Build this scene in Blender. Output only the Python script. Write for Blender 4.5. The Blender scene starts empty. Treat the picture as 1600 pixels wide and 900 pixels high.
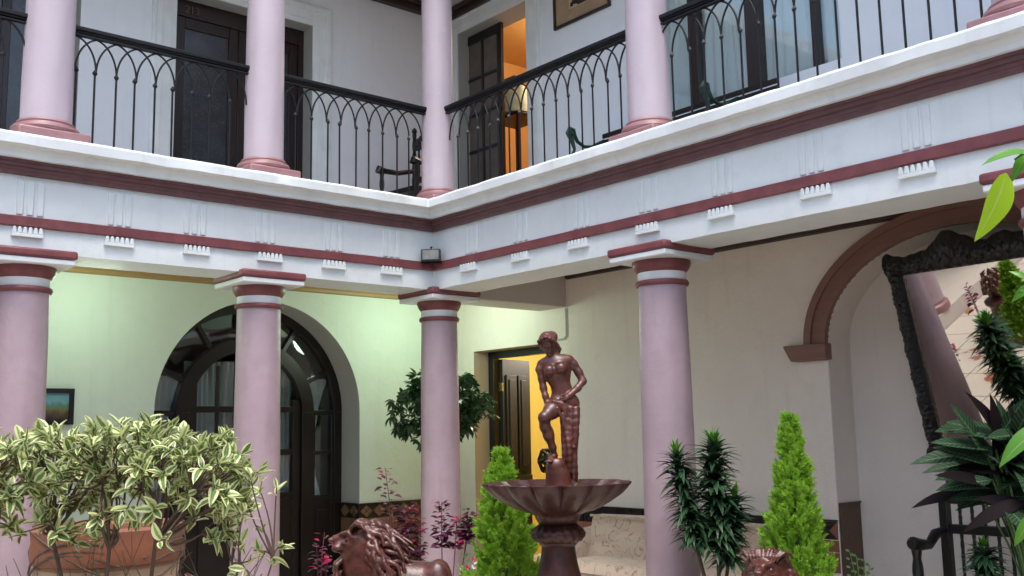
import bpy, bmesh, math, random
import numpy as np
from mathutils import Vector, Matrix, noise
random.seed(7); rng = np.random.default_rng(7)
sc = bpy.context.scene; col = sc.collection
PI = math.pi
R_ = math.radians

# ------------------------------------------------------------------ camera
cam = bpy.data.cameras.new('camera'); camo = bpy.data.objects.new('camera', cam); col.objects.link(camo)
CAM = Vector((-5.2665, -7.2229, 1.75))
yaw, pitch, roll = .70719, .14115, -.01889
fw = Vector((math.sin(yaw)*math.cos(pitch), math.cos(yaw)*math.cos(pitch), math.sin(pitch)))
rt = Vector((math.cos(yaw), -math.sin(yaw), 0)); up = rt.cross(fw)
r2 = math.cos(roll)*rt + math.sin(roll)*up; u2 = -math.sin(roll)*rt + math.cos(roll)*up
m = Matrix((r2, u2, -fw)).transposed().to_4x4(); m.translation = CAM
camo.matrix_world = m
cam.sensor_width = 36; cam.lens = 1587.18/1600*36; cam.clip_end = 500; cam.clip_start = .05
sc.camera = camo

# ------------------------------------------------------------------ light
world = bpy.data.worlds.new('World'); sc.world = world; world.use_nodes = True
wn = world.node_tree.nodes; wl = world.node_tree.links
sky = wn.new('ShaderNodeTexSky'); sky.sky_type = 'NISHITA'; sky.sun_disc = False
SUN_EL, SUN_AZ = R_(68), R_(215)
sky.sun_elevation = SUN_EL; sky.sun_rotation = SUN_AZ; sky.air_density = 1.0; sky.dust_density = 3.0; sky.ozone_density = 0.0
bg = wn['Background']; bg.inputs[1].default_value = .15
wl.new(sky.outputs[0], bg.inputs[0])
sun = bpy.data.lights.new('sun', 'SUN'); sun.energy = 1.0; sun.angle = R_(35); sun.color = (1, .97, .93)
suno = bpy.data.objects.new('sun', sun); col.objects.link(suno)
sd = Vector((math.sin(SUN_AZ)*math.cos(SUN_EL), math.cos(SUN_AZ)*math.cos(SUN_EL), math.sin(SUN_EL)))
suno.rotation_euler = sd.to_track_quat('Z', 'Y').to_euler()
def lamp(name, loc, power, color, size=.2):
    l = bpy.data.lights.new(name, 'POINT'); l.energy = power; l.color = color; l.shadow_soft_size = size
    o = bpy.data.objects.new(name, l); o.location = loc; col.objects.link(o)
GREEN = (.76, 1.0, .78)
lamp('gallery_lamp_light', (-2.55, 1.15, 2.9), 7, GREEN)
lamp('gallery_lamp_light', (.75, .95, 2.9), 13, GREEN)
lamp('yellow_room_light', (2.9, 1.1, 2.75), 30, (1, .95, .85))
lamp('orange_room_light', (2.9, .9, 6.3), 26, (1, .85, .65))
sc.view_settings.view_transform = 'Standard'; sc.view_settings.look = 'None'
sc.view_settings.exposure = 1.25; sc.view_settings.gamma = 1
sc.render.engine = 'CYCLES'
sc.cycles.max_bounces = 8; sc.cycles.diffuse_bounces = 5; sc.cycles.transparent_max_bounces = 16

# ------------------------------------------------------------------ materials
def rgb(h):
    v = [int(h[i:i+2], 16)/255 for i in (0, 2, 4)]
    return tuple((c/12.92 if c < .04045 else ((c+.055)/1.055)**2.4) for c in v)
class NT:
    def __init__(s, name):
        s.m = bpy.data.materials.new(name); s.m.use_nodes = True
        s.n = s.m.node_tree.nodes; s.l = s.m.node_tree.links; s.b = s.n['Principled BSDF']
        s.tc = s.n.new('ShaderNodeTexCoord')
    def add(s, t, **k):
        nd = s.n.new('ShaderNode'+t)
        for a, v in k.items(): setattr(nd, a, v)
        return nd
    def noise(s, scale, detail=4, vec=None, rough=.55):
        nd = s.add('TexNoise'); nd.inputs['Scale'].default_value = scale; nd.inputs['Detail'].default_value = detail; nd.inputs['Roughness'].default_value = rough
        s.l.new(vec or s.tc.outputs['Object'], nd.inputs['Vector']); return nd.outputs['Fac']
    def ramp(s, fac, stops, interp='LINEAR'):
        r = s.add('ValToRGB'); r.color_ramp.interpolation = interp; e = r.color_ramp.elements
        while len(e) < len(stops): e.new(.5)
        for x, (p, c) in zip(e, stops): x.position = p; x.color = (*c, 1) if len(c) == 3 else c
        s.l.new(fac, r.inputs[0]); return r.outputs[0]
    def mix(s, fac, a, b, mode='MIX'):
        mx = s.add('Mix', data_type='RGBA', blend_type=mode)
        for i, v in ((0, fac), (6, a), (7, b)):
            if hasattr(v, 'links'): s.l.new(v, mx.inputs[i])
            else: mx.inputs[i].default_value = v if i == 0 else (*v, 1)
        return mx.outputs[2]
    def math(s, op, a, b=None):
        mt = s.add('Math', operation=op)
        for i, v in ((0, a), (1, b)):
            if v is None: continue
            if hasattr(v, 'links'): s.l.new(v, mt.inputs[i])
            else: mt.inputs[i].default_value = v
        return mt.outputs[0]
    def bump(s, h, dist, strength=1):
        bp = s.add('Bump'); bp.inputs['Distance'].default_value = dist; bp.inputs['Strength'].default_value = strength
        s.l.new(h, bp.inputs['Height'])
        if s.b.inputs['Normal'].links: s.l.new(s.b.inputs['Normal'].links[0].from_socket, bp.inputs['Normal'])
        s.l.new(bp.outputs[0], s.b.inputs['Normal'])
    def col(s, c):
        if hasattr(c, 'links'): s.l.new(c, s.b.inputs['Base Color'])
        else: s.b.inputs['Base Color'].default_value = (*c, 1)
    def rough(s, v):
        if hasattr(v, 'links'): s.l.new(v, s.b.inputs['Roughness'])
        else: s.b.inputs['Roughness'].default_value = v
def sc_(c, k): return tuple(min(1, x*k) for x in c)
def plaster(name, c, rough=.65, var=.1, bump=.0025, dirt=None, big=.8):
    t = NT(name)
    a = t.noise(big, 5); b = t.noise(7, 6); d = t.noise(60, 4); f = t.noise(24, 5)
    base = t.mix(t.ramp(a, [(.3, (0, 0, 0)), (.72, (1, 1, 1))]), sc_(c, 1-var), sc_(c, 1+var*.35))
    base = t.mix(t.ramp(b, [(.5, (0, 0, 0)), (.75, (.5, .5, .5))]), base, sc_(c, 1-var*1.3))
    if dirt:
        dm = t.ramp(t.noise(3.1, 8, rough=.7), [(.6, (0, 0, 0)), (.74, (.7, .7, .7))]); base = t.mix(dm, base, dirt)
    mp = t.add('Mapping'); mp.inputs['Scale'].default_value = (11, 11, .9); t.l.new(t.tc.outputs['Object'], mp.inputs[0]); sk = t.noise(1, 5, mp.outputs[0])
    base = t.mix(t.ramp(sk, [(.56, (0, 0, 0)), (.78, (.55, .55, .55))]), base, sc_(c, 1-var*1.9))
    t.col(base); t.rough(t.ramp(f, [(.3, (rough-.1,)*3), (.7, (min(1, rough+.12),)*3)]))
    t.bump(a, bump*12, .5); t.bump(f, bump*1.4, .6); t.bump(d, bump*.5, .6)
    return t.m
def paint(name, c, rough=.4, var=.12, bump=.0015, spec=.5, coat=0, scale=9, metal=0):
    t = NT(name); a = t.noise(scale, 5); b = t.noise(scale*6, 4)
    t.col(t.mix(t.ramp(a, [(.35, (0, 0, 0)), (.7, (1, 1, 1))]), sc_(c, 1-var), sc_(c, 1+var)))
    t.rough(t.ramp(b, [(.3, (max(.05, rough-.1),)*3), (.7, (rough+.1,)*3)]))
    t.bump(a, bump*3, .5); t.bump(b, bump*.6, .5)
    t.b.inputs['Specular IOR Level'].default_value = spec; t.b.inputs['Coat Weight'].default_value = coat; t.b.inputs['Coat Roughness'].default_value = .2
    t.b.inputs['Metallic'].default_value = metal
    return t.m
def wood(name, c, rough=.35, axis=2, var=.45):
    t = NT(name); mp = t.add('Mapping'); s = [28, 28, 28]; s[axis] = 1.6; mp.inputs['Scale'].default_value = s
    t.l.new(t.tc.outputs['Object'], mp.inputs[0]); g = t.noise(1, 6, mp.outputs[0])
    t.col(t.mix(g, sc_(c, 1-var), sc_(c, 1+var))); t.rough(rough); t.bump(g, .0015, .6)
    return t.m
def leafmat(name, mid, edge=None, vein=None, rough=.35, trans=.25, edge_lo=.5, edge_hi=.72, hue=.5, stripes=None, tip=None):
    """uv.x runs across the blade, uv.y along it"""
    t = NT(name); uv = t.tc.outputs['UV']; sp = t.add('SeparateXYZ'); t.l.new(uv, sp.inputs[0])
    ac = t.math('MULTIPLY', t.math('ABSOLUTE', t.math('SUBTRACT', sp.outputs[0], .5)), 2)
    oi = t.add('ObjectInfo'); gp = t.add('NewGeometry')
    rnd = t.math('ADD', t.math('MULTIPLY', oi.outputs['Random'], .6), t.math('MULTIPLY', gp.outputs['Random Per Island'], .6))
    c = t.mix(rnd, sc_(mid, 1-hue), sc_(mid, 1+hue))
    if stripes:
        w = t.math('SINE', t.math('MULTIPLY', t.math('SUBTRACT', sp.outputs[1], t.math('MULTIPLY', ac, .13)), 85))
        c = t.mix(t.ramp(w, [(.55, (0, 0, 0)), (.8, (.8, .8, .8))]), c, stripes)
    if edge:
        nz = t.noise(4, 3, uv); nz2 = t.noise(30, 3)
        e = t.math('ADD', ac, t.math('MULTIPLY', t.math('SUBTRACT', t.math('ADD', t.math('MULTIPLY', nz, .5), t.math('MULTIPLY', nz2, .5)), .5), .9))
        e = t.math('ADD', e, t.math('MULTIPLY', t.math('SUBTRACT', rnd, .5), .35))
        c = t.mix(t.ramp(e, [(edge_lo, (0, 0, 0)), (edge_hi, (1, 1, 1))]), c, edge)
    if vein: c = t.mix(t.ramp(ac, [(.03, (1, 1, 1)), (.09, (0, 0, 0))]), c, vein)
    if tip: c = t.mix(t.math('GREATER_THAN', rnd, .95), c, tip)
    t.col(c); t.rough(rough); t.b.inputs['Specular IOR Level'].default_value = .12 if stripes else .05 if 'underside' in name else .42
    tr = t.add('BsdfTranslucent'); t.l.new(c, tr.inputs[0]) if hasattr(c, 'links') else None
    mx = t.add('MixShader'); mx.inputs[0].default_value = trans
    t.l.new(t.b.outputs[0], mx.inputs[1]); t.l.new(tr.outputs[0], mx.inputs[2]); t.l.new(mx.outputs[0], t.n['Material Output'].inputs[0])
    return t.m
def glassmat(name, tint=(.9, .95, .95), refl=.0):
    t = NT(name); tb = t.add('BsdfTransparent'); tb.inputs[0].default_value = (*tint, 1); gl = t.add('BsdfGlossy'); gl.inputs['Roughness'].default_value = .03
    fr = t.add('LayerWeight'); f = t.math('ADD', t.math('MULTIPLY', t.math('POWER', fr.outputs['Facing'], 5), .9), .045+refl)
    bp = t.add('Bump'); bp.inputs['Distance'].default_value = .0006; t.l.new(t.noise(3, 2), bp.inputs['Height']); t.l.new(bp.outputs[0], gl.inputs['Normal'])
    mx = t.add('MixShader'); t.l.new(f, mx.inputs[0]); t.l.new(tb.outputs[0], mx.inputs[1]); t.l.new(gl.outputs[0], mx.inputs[2])
    t.l.new(mx.outputs[0], t.n['Material Output'].inputs[0]); return t.m

WHITE = plaster('white_plaster', (.775, .835, .825), .6, .11, .0022, dirt=(.6, .6, .58))
TRIM = plaster('white_trim_plaster', (.80, .85, .84), .55, .13, .0012, dirt=(.58, .57, .54), big=2.5)
LILAC = plaster('lilac_column_paint', (.43, .326, .364), .46, .15, .003, dirt=(.34, .24, .28), big=1.6)
LILAC_UP = plaster('pale_lilac_column_paint', (.50, .422, .468), .42, .08, .0022, dirt=(.62, .50, .56), big=1.3)
MAROON = paint('maroon_paint', (.20, .058, .062), .45, .2, .003)
BAND = paint('brown_red_band_paint', (.13, .058, .06), .5, .15, .003)
BASEP = paint('dusty_pink_base_paint', (.30, .155, .16), .4, .12, .003)
CREAM = plaster('cream_wall_paint', (.80, .735, .655), .7, .09, .004, dirt=(.68, .61, .53))
GREENLIT = plaster('lamp_tinted_wall_paint', (.62, .70, .60), .7, .08, .004)  # green cast of the gallery lamps mixed into a white wall's colour
UPWALL = plaster('grey_white_upper_wall', (.80, .84, .87), .7, .06, .002)
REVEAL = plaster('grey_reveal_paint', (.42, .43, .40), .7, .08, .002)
CEIL = plaster('gallery_ceiling_paint', (.55, .50, .45), .8, .08, .002)
GOLD = wood('gold_brown_moulding', (.30, .19, .075), .5, 0, .2)
DKMOULD = wood('dark_brown_moulding', (.035, .02, .015), .45, 1, .3)
ARCHBR = wood('brown_arch_paint', (.23, .115, .088), .45, 1, .22)
DARKWOOD = wood('dark_varnished_wood', (.011, .0065, .005), .3, 2)
REDWOOD = wood('reddish_dark_wood', (.02, .010, .008), .35, 2)
BLACKWOOD = wood('black_stained_wood', (.009, .008, .008), .32, 2, .3)
IRON = paint('black_wrought_iron', (.006, .006, .008), .55, .3, .001, .3)
IRONGREY = paint('worn_grey_iron', (.012, .012, .015), .5, .3, .001, .3)
GREENIRON = paint('dark_green_cast_iron', (.012, .05, .035), .35, .4, .002)
BRONZE = paint('red_brown_gloss_paint', (.09, .026, .017), .36, .35, .0012, .5, .25, 9)
FOUNT = paint('fountain_brown_paint', (.046, .014, .010), .42, .4, .005, .4, .15, 9)
YELLOW = plaster('yellow_room_paint', (.76, .60, .17), .7, .05, .001)
ORANGE = plaster('orange_room_paint', (.60, .33, .10), .7, .05, .001)
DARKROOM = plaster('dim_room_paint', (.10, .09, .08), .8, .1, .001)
CURTAIN = plaster('pale_curtain_cloth', (.80, .81, .82), .9, .06, .001)
GLASS = glassmat('window_glass', refl=.04)
DKGLASS = glassmat('tinted_glass', (.55, .6, .6), .04)
GROUND = plaster('courtyard_ground', (.42, .37, .32), .7, .15, .002)
BARK = wood('grey_brown_bark', (.10, .07, .05), .8, 2, .35)
def tile_floor():
    t = NT('worn_floor_tile')
    gp = t.add('NewGeometry'); a = t.noise(1.3, 4, gp.outputs['Position'], rough=.6)
    t.col(t.mix(t.ramp(a, [(.56, (0, 0, 0)), (.575, (1, 1, 1))]), t.mix(t.noise(14, 4), (.50, .46, .40), (.60, .55, .48)), (.33, .13, .075))); t.rough(.4); t.bump(t.noise(25, 4), .001)
    return t.m
FLOORTILE = tile_floor()
def dado_tile(name, c):
    t = NT(name); oi = t.add('ObjectInfo'); a = t.noise(30, 5)
    k = t.math('ADD', t.math('MULTIPLY', oi.outputs['Random'], .6), t.math('MULTIPLY', a, .4))
    t.col(t.mix(k, sc_(c, .6), sc_(c, 1.35))); t.rough(.35); t.bump(a, .002); return t.m
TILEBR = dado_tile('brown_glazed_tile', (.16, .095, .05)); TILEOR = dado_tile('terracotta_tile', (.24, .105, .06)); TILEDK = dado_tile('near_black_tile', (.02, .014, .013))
def brocade():
    t = NT('cream_brocade_fabric'); n1 = t.noise(5, 2)
    mp = t.add('Mapping'); t.l.new(t.tc.outputs['Object'], mp.inputs[0]); mp.inputs['Scale'].default_value = (7, 7, 7)
    v = t.add('TexVoronoi', feature='F1'); v.inputs['Scale'].default_value = 1
    dn = t.add('TexNoise'); dn.inputs['Scale'].default_value = 1.3; t.l.new(mp.outputs[0], dn.inputs['Vector'])
    ad = t.add('VectorMath', operation='ADD'); t.l.new(mp.outputs[0], ad.inputs[0]); t.l.new(dn.outputs['Color'], ad.inputs[1]); t.l.new(ad.outputs[0], v.inputs['Vector'])
    sw = t.math('SINE', t.math('ADD', t.math('MULTIPLY', v.outputs['Distance'], 17), t.math('MULTIPLY', n1, 5)))
    line = t.ramp(sw, [(.82, (0, 0, 0)), (.95, (1, 1, 1))]); brk = t.ramp(t.noise(11, 3), [(.42, (0, 0, 0)), (.55, (1, 1, 1))])
    ln = t.mix(1.0, line, brk, 'MULTIPLY')
    t.col(t.mix(ln, (.58, .46, .345), (.38, .27, .19))); t.rough(.8); t.bump(ln, .003); t.bump(t.noise(220, 2), .001); t.b.inputs['Sheen Weight'].default_value = .3
    return t.m
BROCADE = brocade()
LIONM = paint('lion_gloss_paint', (.085, .025, .018), .36, .4, .004, .5, .25, 16)
def mirrormat():
    t = NT('mirror_silvering'); t.col((.62, .60, .58)); t.b.inputs['Metallic'].default_value = 1; t.rough(.015); return t.m
MIRROR = mirrormat()
def terracotta():
    t = NT('terracotta_clay'); a = t.noise(6, 5); b = t.noise(2.2, 7, rough=.7); t.col(t.mix(t.ramp(b, [(.42, (0, 0, 0)), (.66, (1, 1, 1))]), t.mix(a, (.21, .075, .04), (.33, .13, .07)), (.16, .10, .075))); t.rough(.8); t.bump(t.noise(30, 4), .003); return t.m
TERRA = terracotta()
POTCREAM = plaster('cream_clay', (.55, .40, .26), .7, .15, .002)
SOIL = plaster('potting_soil', (.05, .035, .025), .95, .3, .01)
VARIEG = leafmat('variegated_leaf', (.12, .23, .06), edge=(.68, .71, .37), rough=.3, edge_lo=.34, edge_hi=.52, vein=(.22, .33, .12), hue=.6, tip=(.30, .17, .07))
DRAC = leafmat('dracaena_leaf', (.024, .072, .030), rough=.36, hue=.45, trans=.12, edge=(.10, .19, .09), edge_lo=.75, edge_hi=.95)
DRACTOP = leafmat('young_dracaena_leaf', (.10, .28, .03), rough=.28, hue=.35, trans=.2)
SCHEF = leafmat('schefflera_leaf', (.035, .085, .03), rough=.25, hue=.5, trans=.15, edge=(.14, .20, .08), edge_lo=.85, edge_hi=1.05)
CALA = leafmat('striped_calathea_leaf', (.014, .036, .017), rough=.5, hue=.3, trans=.08, stripes=(.06, .115, .06), vein=(.10, .17, .08))
CALADK = leafmat('maroon_leaf_underside', (.010, .007, .008), rough=.6, hue=.3, trans=.05)
LIME = leafmat('lime_pothos_leaf', (.42, .68, .03), rough=.3, hue=.08, trans=.5, vein=(.55, .72, .15))
GREENLEAF = leafmat('green_pothos_leaf', (.09, .26, .025), rough=.28, hue=.2, trans=.3, vein=(.2, .36, .08))
PURPLE = leafmat('purple_leaf', (.085, .018, .05), rough=.35, hue=.6, trans=.25)
PINK = leafmat('pink_leaf', (.45, .02, .09), rough=.4, hue=.3, trans=.35)
CYP = leafmat('lime_cypress_spray', (.28, .50, .045), rough=.6, hue=.45, trans=.3)
CYP2 = leafmat('olive_cypress_spray', (.30, .54, .05), rough=.6, hue=.45, trans=.3)
SMALLGREEN = leafmat('small_green_leaf', (.08, .17, .05), rough=.4, hue=.4, trans=.2)

# ------------------------------------------------------------------ mesh helpers
class MB:
    def __init__(s, T=None): s.v = []; s.f = []; s.uv = []; s.T = T; s.has_uv = False
    def add(s, vs, fs, uvs=None):
        b = len(s.v)
        s.v += [tuple(s.T(*p)) if s.T else tuple(p) for p in vs]
        s.f += [tuple(i+b for i in f) for f in fs]
        if uvs: s.has_uv = True
        s.uv += uvs if uvs else [(0, 0)]*len(vs)
        return s
    def box(s, x0, x1, y0, y1, z0, z1):
        return s.add([(x, y, z) for x in (x0, x1) for y in (y0, y1) for z in (z0, z1)],
                     [(0, 1, 3, 2), (4, 6, 7, 5), (0, 4, 5, 1), (2, 3, 7, 6), (0, 2, 6, 4), (1, 5, 7, 3)])
    def obox(s, c, hx, hy, hz, M=None):
        vs = [Vector((x*hx, y*hy, z*hz)) for x in (-1, 1) for y in (-1, 1) for z in (-1, 1)]
        if M is not None: vs = [M @ v for v in vs]
        return s.add([tuple(Vector(c)+v) for v in vs], [(0, 1, 3, 2), (4, 6, 7, 5), (0, 4, 5, 1), (2, 3, 7, 6), (0, 2, 6, 4), (1, 5, 7, 3)])
    def lathe(s, c, prof, n=32, sq=0, flute=None, jit=0):
        vs = []; fs = []
        for i, (r, z) in enumerate(prof):
            for k in range(n):
                a = 2*PI*k/n; rr = r
                if flute: rr = flute(r, z, a)
                if jit: rr += jit*noise.noise(Vector((math.cos(a)*2, math.sin(a)*2, z*2.2+c[0]*7+c[1]*3)))
                vs.append((c[0]+rr*math.cos(a), c[1]+rr*math.sin(a), c[2]+z))
        for i in range(len(prof)-1):
            for k in range(n):
                k2 = (k+1) % n; fs.append((i*n+k, i*n+k2, (i+1)*n+k2, (i+1)*n+k))
        fs.append(tuple(range(n))); fs.append(tuple(range((len(prof)-1)*n, len(prof)*n)))
        return s.add(vs, fs)
    def tube(s, pts, r, n=8, cap=True):
        pts = [Vector(p) for p in pts]; rs = r if isinstance(r, (list, tuple)) else [r]*len(pts)
        vs = []; fs = []; up_ = None
        for i, p in enumerate(pts):
            d = (pts[min(i+1, len(pts)-1)]-pts[max(i-1, 0)]); d = d.normalized() if d.length > 1e-9 else Vector((0, 0, 1))
            if up_ is None: up_ = d.orthogonal().normalized()
            x = (up_-up_.dot(d)*d); x = x.normalized() if x.length > 1e-6 else d.orthogonal().normalized(); up_ = x; y = d.cross(x)
            for k in range(n):
                a = 2*PI*k/n; vs.append(tuple(p+rs[i]*(math.cos(a)*x+math.sin(a)*y)))
        for i in range(len(pts)-1):
            for k in range(n): k2 = (k+1) % n; fs.append((i*n+k, i*n+k2, (i+1)*n+k2, (i+1)*n+k))
        if cap: fs.append(tuple(range(n))); fs.append(tuple(range((len(pts)-1)*n, len(pts)*n)))
        return s.add(vs, fs)
    def prism(s, poly, d0, d1, plane='xz'):
        """poly in (u,z); extruded over depth d; coords given to T as (u,d,z)"""
        n = len(poly); vs = [(u, d0, z) for u, z in poly]+[(u, d1, z) for u, z in poly]
        return s.add(vs, [tuple(range(n)), tuple(range(n, 2*n))]+[(i, (i+1) % n, n+(i+1) % n, n+i) for i in range(n)])
    def arc_band(s, c, r0, r1, a0, a1, d0, d1, n=24, ey=1.0):
        vs = []; fs = []
        for i in range(n+1):
            a = a0+(a1-a0)*i/n
            for d in (d0, d1):
                for r in (r0, r1):
                    rx, rz = (r if isinstance(r, tuple) else (r, r*ey)); vs.append((c[0]+rx*math.cos(a), d, c[1]+rz*math.sin(a)))
        for i in range(n):
            b = i*4; e = b+4; fs += [(b, b+1, e+1, e), (b+2, e+2, e+3, b+3), (b, e, e+2, b+2), (b+1, b+3, e+3, e+1)]
        fs += [(0, 2, 3, 1), (n*4, n*4+1, n*4+3, n*4+2)]
        return s.add(vs, fs)
    def build(s, name, mat, parent=None, smooth=35, bevel=0, recalc=True, loc=None):
        me = bpy.data.meshes.new(name); me.from_pydata(s.v, [], s.f)
        if s.has_uv:
            uvl = me.uv_layers.new(name='UVMap'); li = np.empty(len(me.loops), dtype=np.int32); me.loops.foreach_get('vertex_index', li)
            uvl.data.foreach_set('uv', np.array(s.uv, dtype=np.float32)[li].ravel())
        if recalc:
            bm = bmesh.new(); bm.from_mesh(me); bmesh.ops.recalc_face_normals(bm, faces=bm.faces); bm.to_mesh(me); bm.free()
        me.materials.append(mat)
        if smooth:
            me.polygons.foreach_set('use_smooth', [True]*len(me.polygons)); me.set_sharp_from_angle(angle=R_(smooth))
        return link(name, me, parent, bevel, loc)
def link(name, me, parent=None, bevel=0, loc=None):
    o = bpy.data.objects.new(name, me); col.objects.link(o)
    if parent is not None: o.parent = parent
    if loc is not None: o.location = loc
    if bevel:
        b = o.modifiers.new('bevel', 'BEVEL'); b.width = bevel; b.segments = 2; b.limit_method = 'ANGLE'; b.angle_limit = R_(40)
        b.harden_normals = False
    return o
def thing(name, label, cat, group=None, loc=(0, 0, 0), rz=0):
    o = bpy.data.objects.new(name, None); o.empty_display_size = .1; col.objects.link(o); o.location = loc; o.rotation_euler = (0, 0, rz)
    return tag(o, label, cat, group)
def tag(o, label=None, cat=None, group=None, kind=None):
    if label: o['label'] = label
    if cat: o['category'] = cat; o['kind'] = kind or 'thing'
    if group: o['group'] = group
    if kind: o['kind'] = kind
    return o
def struct(o): o['kind'] = 'structure'; return o
XL = 1.85; XR = 1.608                      # back wall planes of the two galleries
TL = lambda u, d, z: (u, XL+d, z)          # left wing wall, d goes into the wall
TR = lambda u, d, z: (XR+d, u, z)          # right wing wall
def jn(x, y, z, s, a): return a*noise.noise(Vector((x*s, y*s, z*s)))

def wall(T, u0, u1, z0, z1, th, openings, name, mat, parent=None):
    """openings: (ua, ub, zb, ztop or function(u))"""
    mb = MB(T); cuts = {u0, u1}
    for o in openings:
        ua, ub, zb, zt = o
        n = 40 if callable(zt) else 1
        for i in range(n+1):
            t = (1-math.cos(PI*i/n))/2 if n > 1 else i
            cuts.add(round(ua+(ub-ua)*t, 5))
    cuts = sorted(cuts)
    for a, b in zip(cuts[:-1], cuts[1:]):
        mid = (a+b)/2; op = None
        for o in openings:
            if o[0] < mid < o[1]: op = o
        if op is None:
            mb.add([(a, 0, z0), (b, 0, z0), (b, 0, z1), (a, 0, z1)], [(0, 1, 2, 3)]); mb.add([(a, th, z0), (b, th, z0), (b, th, z1), (a, th, z1)], [(0, 1, 2, 3)])
        else:
            ua, ub, zb, zt = op; f = zt if callable(zt) else (lambda u: zt)
            ta, tb = f(a), f(b)
            for d in (0, th):
                if zb > z0: mb.add([(a, d, z0), (b, d, z0), (b, d, zb), (a, d, zb)], [(0, 1, 2, 3)])
                mb.add([(a, d, ta), (b, d, tb), (b, d, z1), (a, d, z1)], [(0, 1, 2, 3)])
    o = mb.build(name, mat, parent, smooth=0, recalc=False); return o
def reveal(T, ua, ub, zb, zt, th, mat, parent, name='reveal', sill=False, d0=.0):
    mb = MB(T)
    f = zt if callable(zt) else (lambda u: zt)
    mb.add([(ua, d0, zb), (ua, th, zb), (ua, th, f(ua)), (ua, d0, f(ua))], [(0, 1, 2, 3)])
    mb.add([(ub, d0, zb), (ub, th, zb), (ub, th, f(ub)), (ub, d0, f(ub))], [(0, 1, 2, 3)])
    n = 48 if callable(zt) else 1; us = [ua+(ub-ua)*((1-math.cos(PI*i/n))/2 if n > 1 else i) for i in range(n+1)]
    vs = []; fs = []
    for u in us: vs += [(u, d0, f(u)), (u, th, f(u))]
    for i in range(n): fs.append((2*i, 2*i+1, 2*i+3, 2*i+2))
    mb.add(vs, fs)
    if sill: mb.add([(ua, d0, zb), (ub, d0, zb), (ub, th, zb), (ua, th, zb)], [(0, 1, 2, 3)])
    return mb.build(name, mat, parent, smooth=30, recalc=False)
def sweepw(mb, prof, us, wing, jit=.0):
    """profile of (p, z): p is how far the moulding stands out of the facade plane; mitred at the inner corner"""
    n = len(prof); vs = []; fs = []
    for u in us:
        for (p, z) in prof:
            uu = min(u, -p) if us[-1] >= -1e-6 else u
            j = jn(u, p*3, z*3, 5, jit)+jn(u, p*3, z*3, 17, jit*.5)
            pp = p+j; zz = z+j*.6
            vs.append((uu, -pp, zz) if wing == 'L' else (-pp, uu, zz))
    for i in range(len(us)-1):
        for k in range(n-1): fs.append((i*n+k, i*n+k+1, (i+1)*n+k+1, (i+1)*n+k))
    mb.add(vs, fs)
def frange(a, b, st): n = max(1, int(round(abs(b-a)/st))); return [a+(b-a)*i/n for i in range(n+1)]

# ------------------------------------------------------------------ ground, floors, ceilings
struct(MB().box(-60, 60, -60, 60, -.3, -.02).build('ground', GROUND, smooth=0))
cf = struct(MB().box(-9, .0, -11, .0, -.019, -.012).build('courtyard_floor', plaster('floor_grout', (.2, .17, .14), .9), smooth=0))
tme = None
T_ = .5
for i in range(14):
    for j in range(15):
        if i+j > 26: continue
        x = -.26-i*T_; y = -.26-j*T_
        if tme is None:
            tme = MB().box(-.244, .244, -.244, .244, -.012, .0); t0 = tme.build('floor_tile', FLOORTILE, cf, smooth=0, bevel=0); tme = t0.data; t0.location = (x, y, 0)
        else: link('floor_tile', tme, cf, loc=(x, y, random.uniform(-.002, .002)))
gf = MB(); gf.box(-9, XR, .0, XL, -.02, .2); gf.box(0, XR, -11, -.0005, -.02, .2)
struct(gf.build('gallery_floor', CEIL, smooth=0))
struct(MB().box(-9, XR, .40, XL, 3.36, 3.70).box(.40, XR, -11, .3995, 3.36, 3.70).build('gallery_ceiling', CEIL, smooth=0))
struct(MB().box(-9, XR, -.0, XL, 3.701, 3.752).box(0.0, XR, -11, -.0005, 3.701, 3.752).build('balcony_floor', CEIL, smooth=0))
struct(MB().box(-9, XR+.3, -.05, XL+.3, 6.62, 6.8).box(-.05, XR+.3, -11, -.051, 6.62, 6.8).build('roof', CEIL, smooth=0))

# ------------------------------------------------------------------ walls
# left wing, ground storey: round arch of the glazed door
AC, AR, AZ = -.69, 1.075, 1.995
archL = lambda u: AZ+math.sqrt(max(0, AR*AR-(u-AC)**2))
wl1 = thing('wall', 'green lamplit ground floor wall with the big arched doorway, left wing', 'wall')
wall(TL, -9, XR+.3, .2, 3.36, .42, [(AC-AR, AC+AR, .2, archL)], 'wall_face', GREENLIT, wl1)
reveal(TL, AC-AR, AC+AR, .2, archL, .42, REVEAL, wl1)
# right wing, ground storey: doorway to the yellow room, mirror niche
NC, NA, NB, NZ = -3.95, 1.06, .74, 2.38
archN = lambda u: NZ+NB*math.sqrt(max(0, 1-((u-NC)/NA)**2))
wr1 = thing('wall', 'cream ground floor wall with the mirror niche and yellow doorway, right wing', 'wall')
DY0, DY1, DZ = .13, 1.485, 2.63
wall(TR, -11, XL, .2, 3.36, .3, [(DY0, DY1, .2, DZ), (NC-NA, NC+NA, .2, archN)], 'wall_face', CREAM, wr1)
reveal(TR, DY0, DY1, .2, DZ, .3, plaster('tan_reveal_paint', (.50, .42, .32), .7), wr1)
reveal(TR, NC-NA, NC+NA, 1.17, archN, .3, CREAM, wr1)
nb = MB(TR); nb.add([(NC-NA-.1, .3, .2), (NC+NA+.1, .3, .2), (NC+NA+.1, .3, 3.3), (NC-NA-.1, .3, 3.3)], [(0, 1, 2, 3)]); nb.build('niche_back', CREAM, wr1, smooth=0)
jb = MB(TR); jb.box(NC+NA, NC+NA+.05, .0005, .29, .2, 1.17); jb.box(NC-NA-.05, NC-NA, .0005, .29, .2, 1.17)
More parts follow.
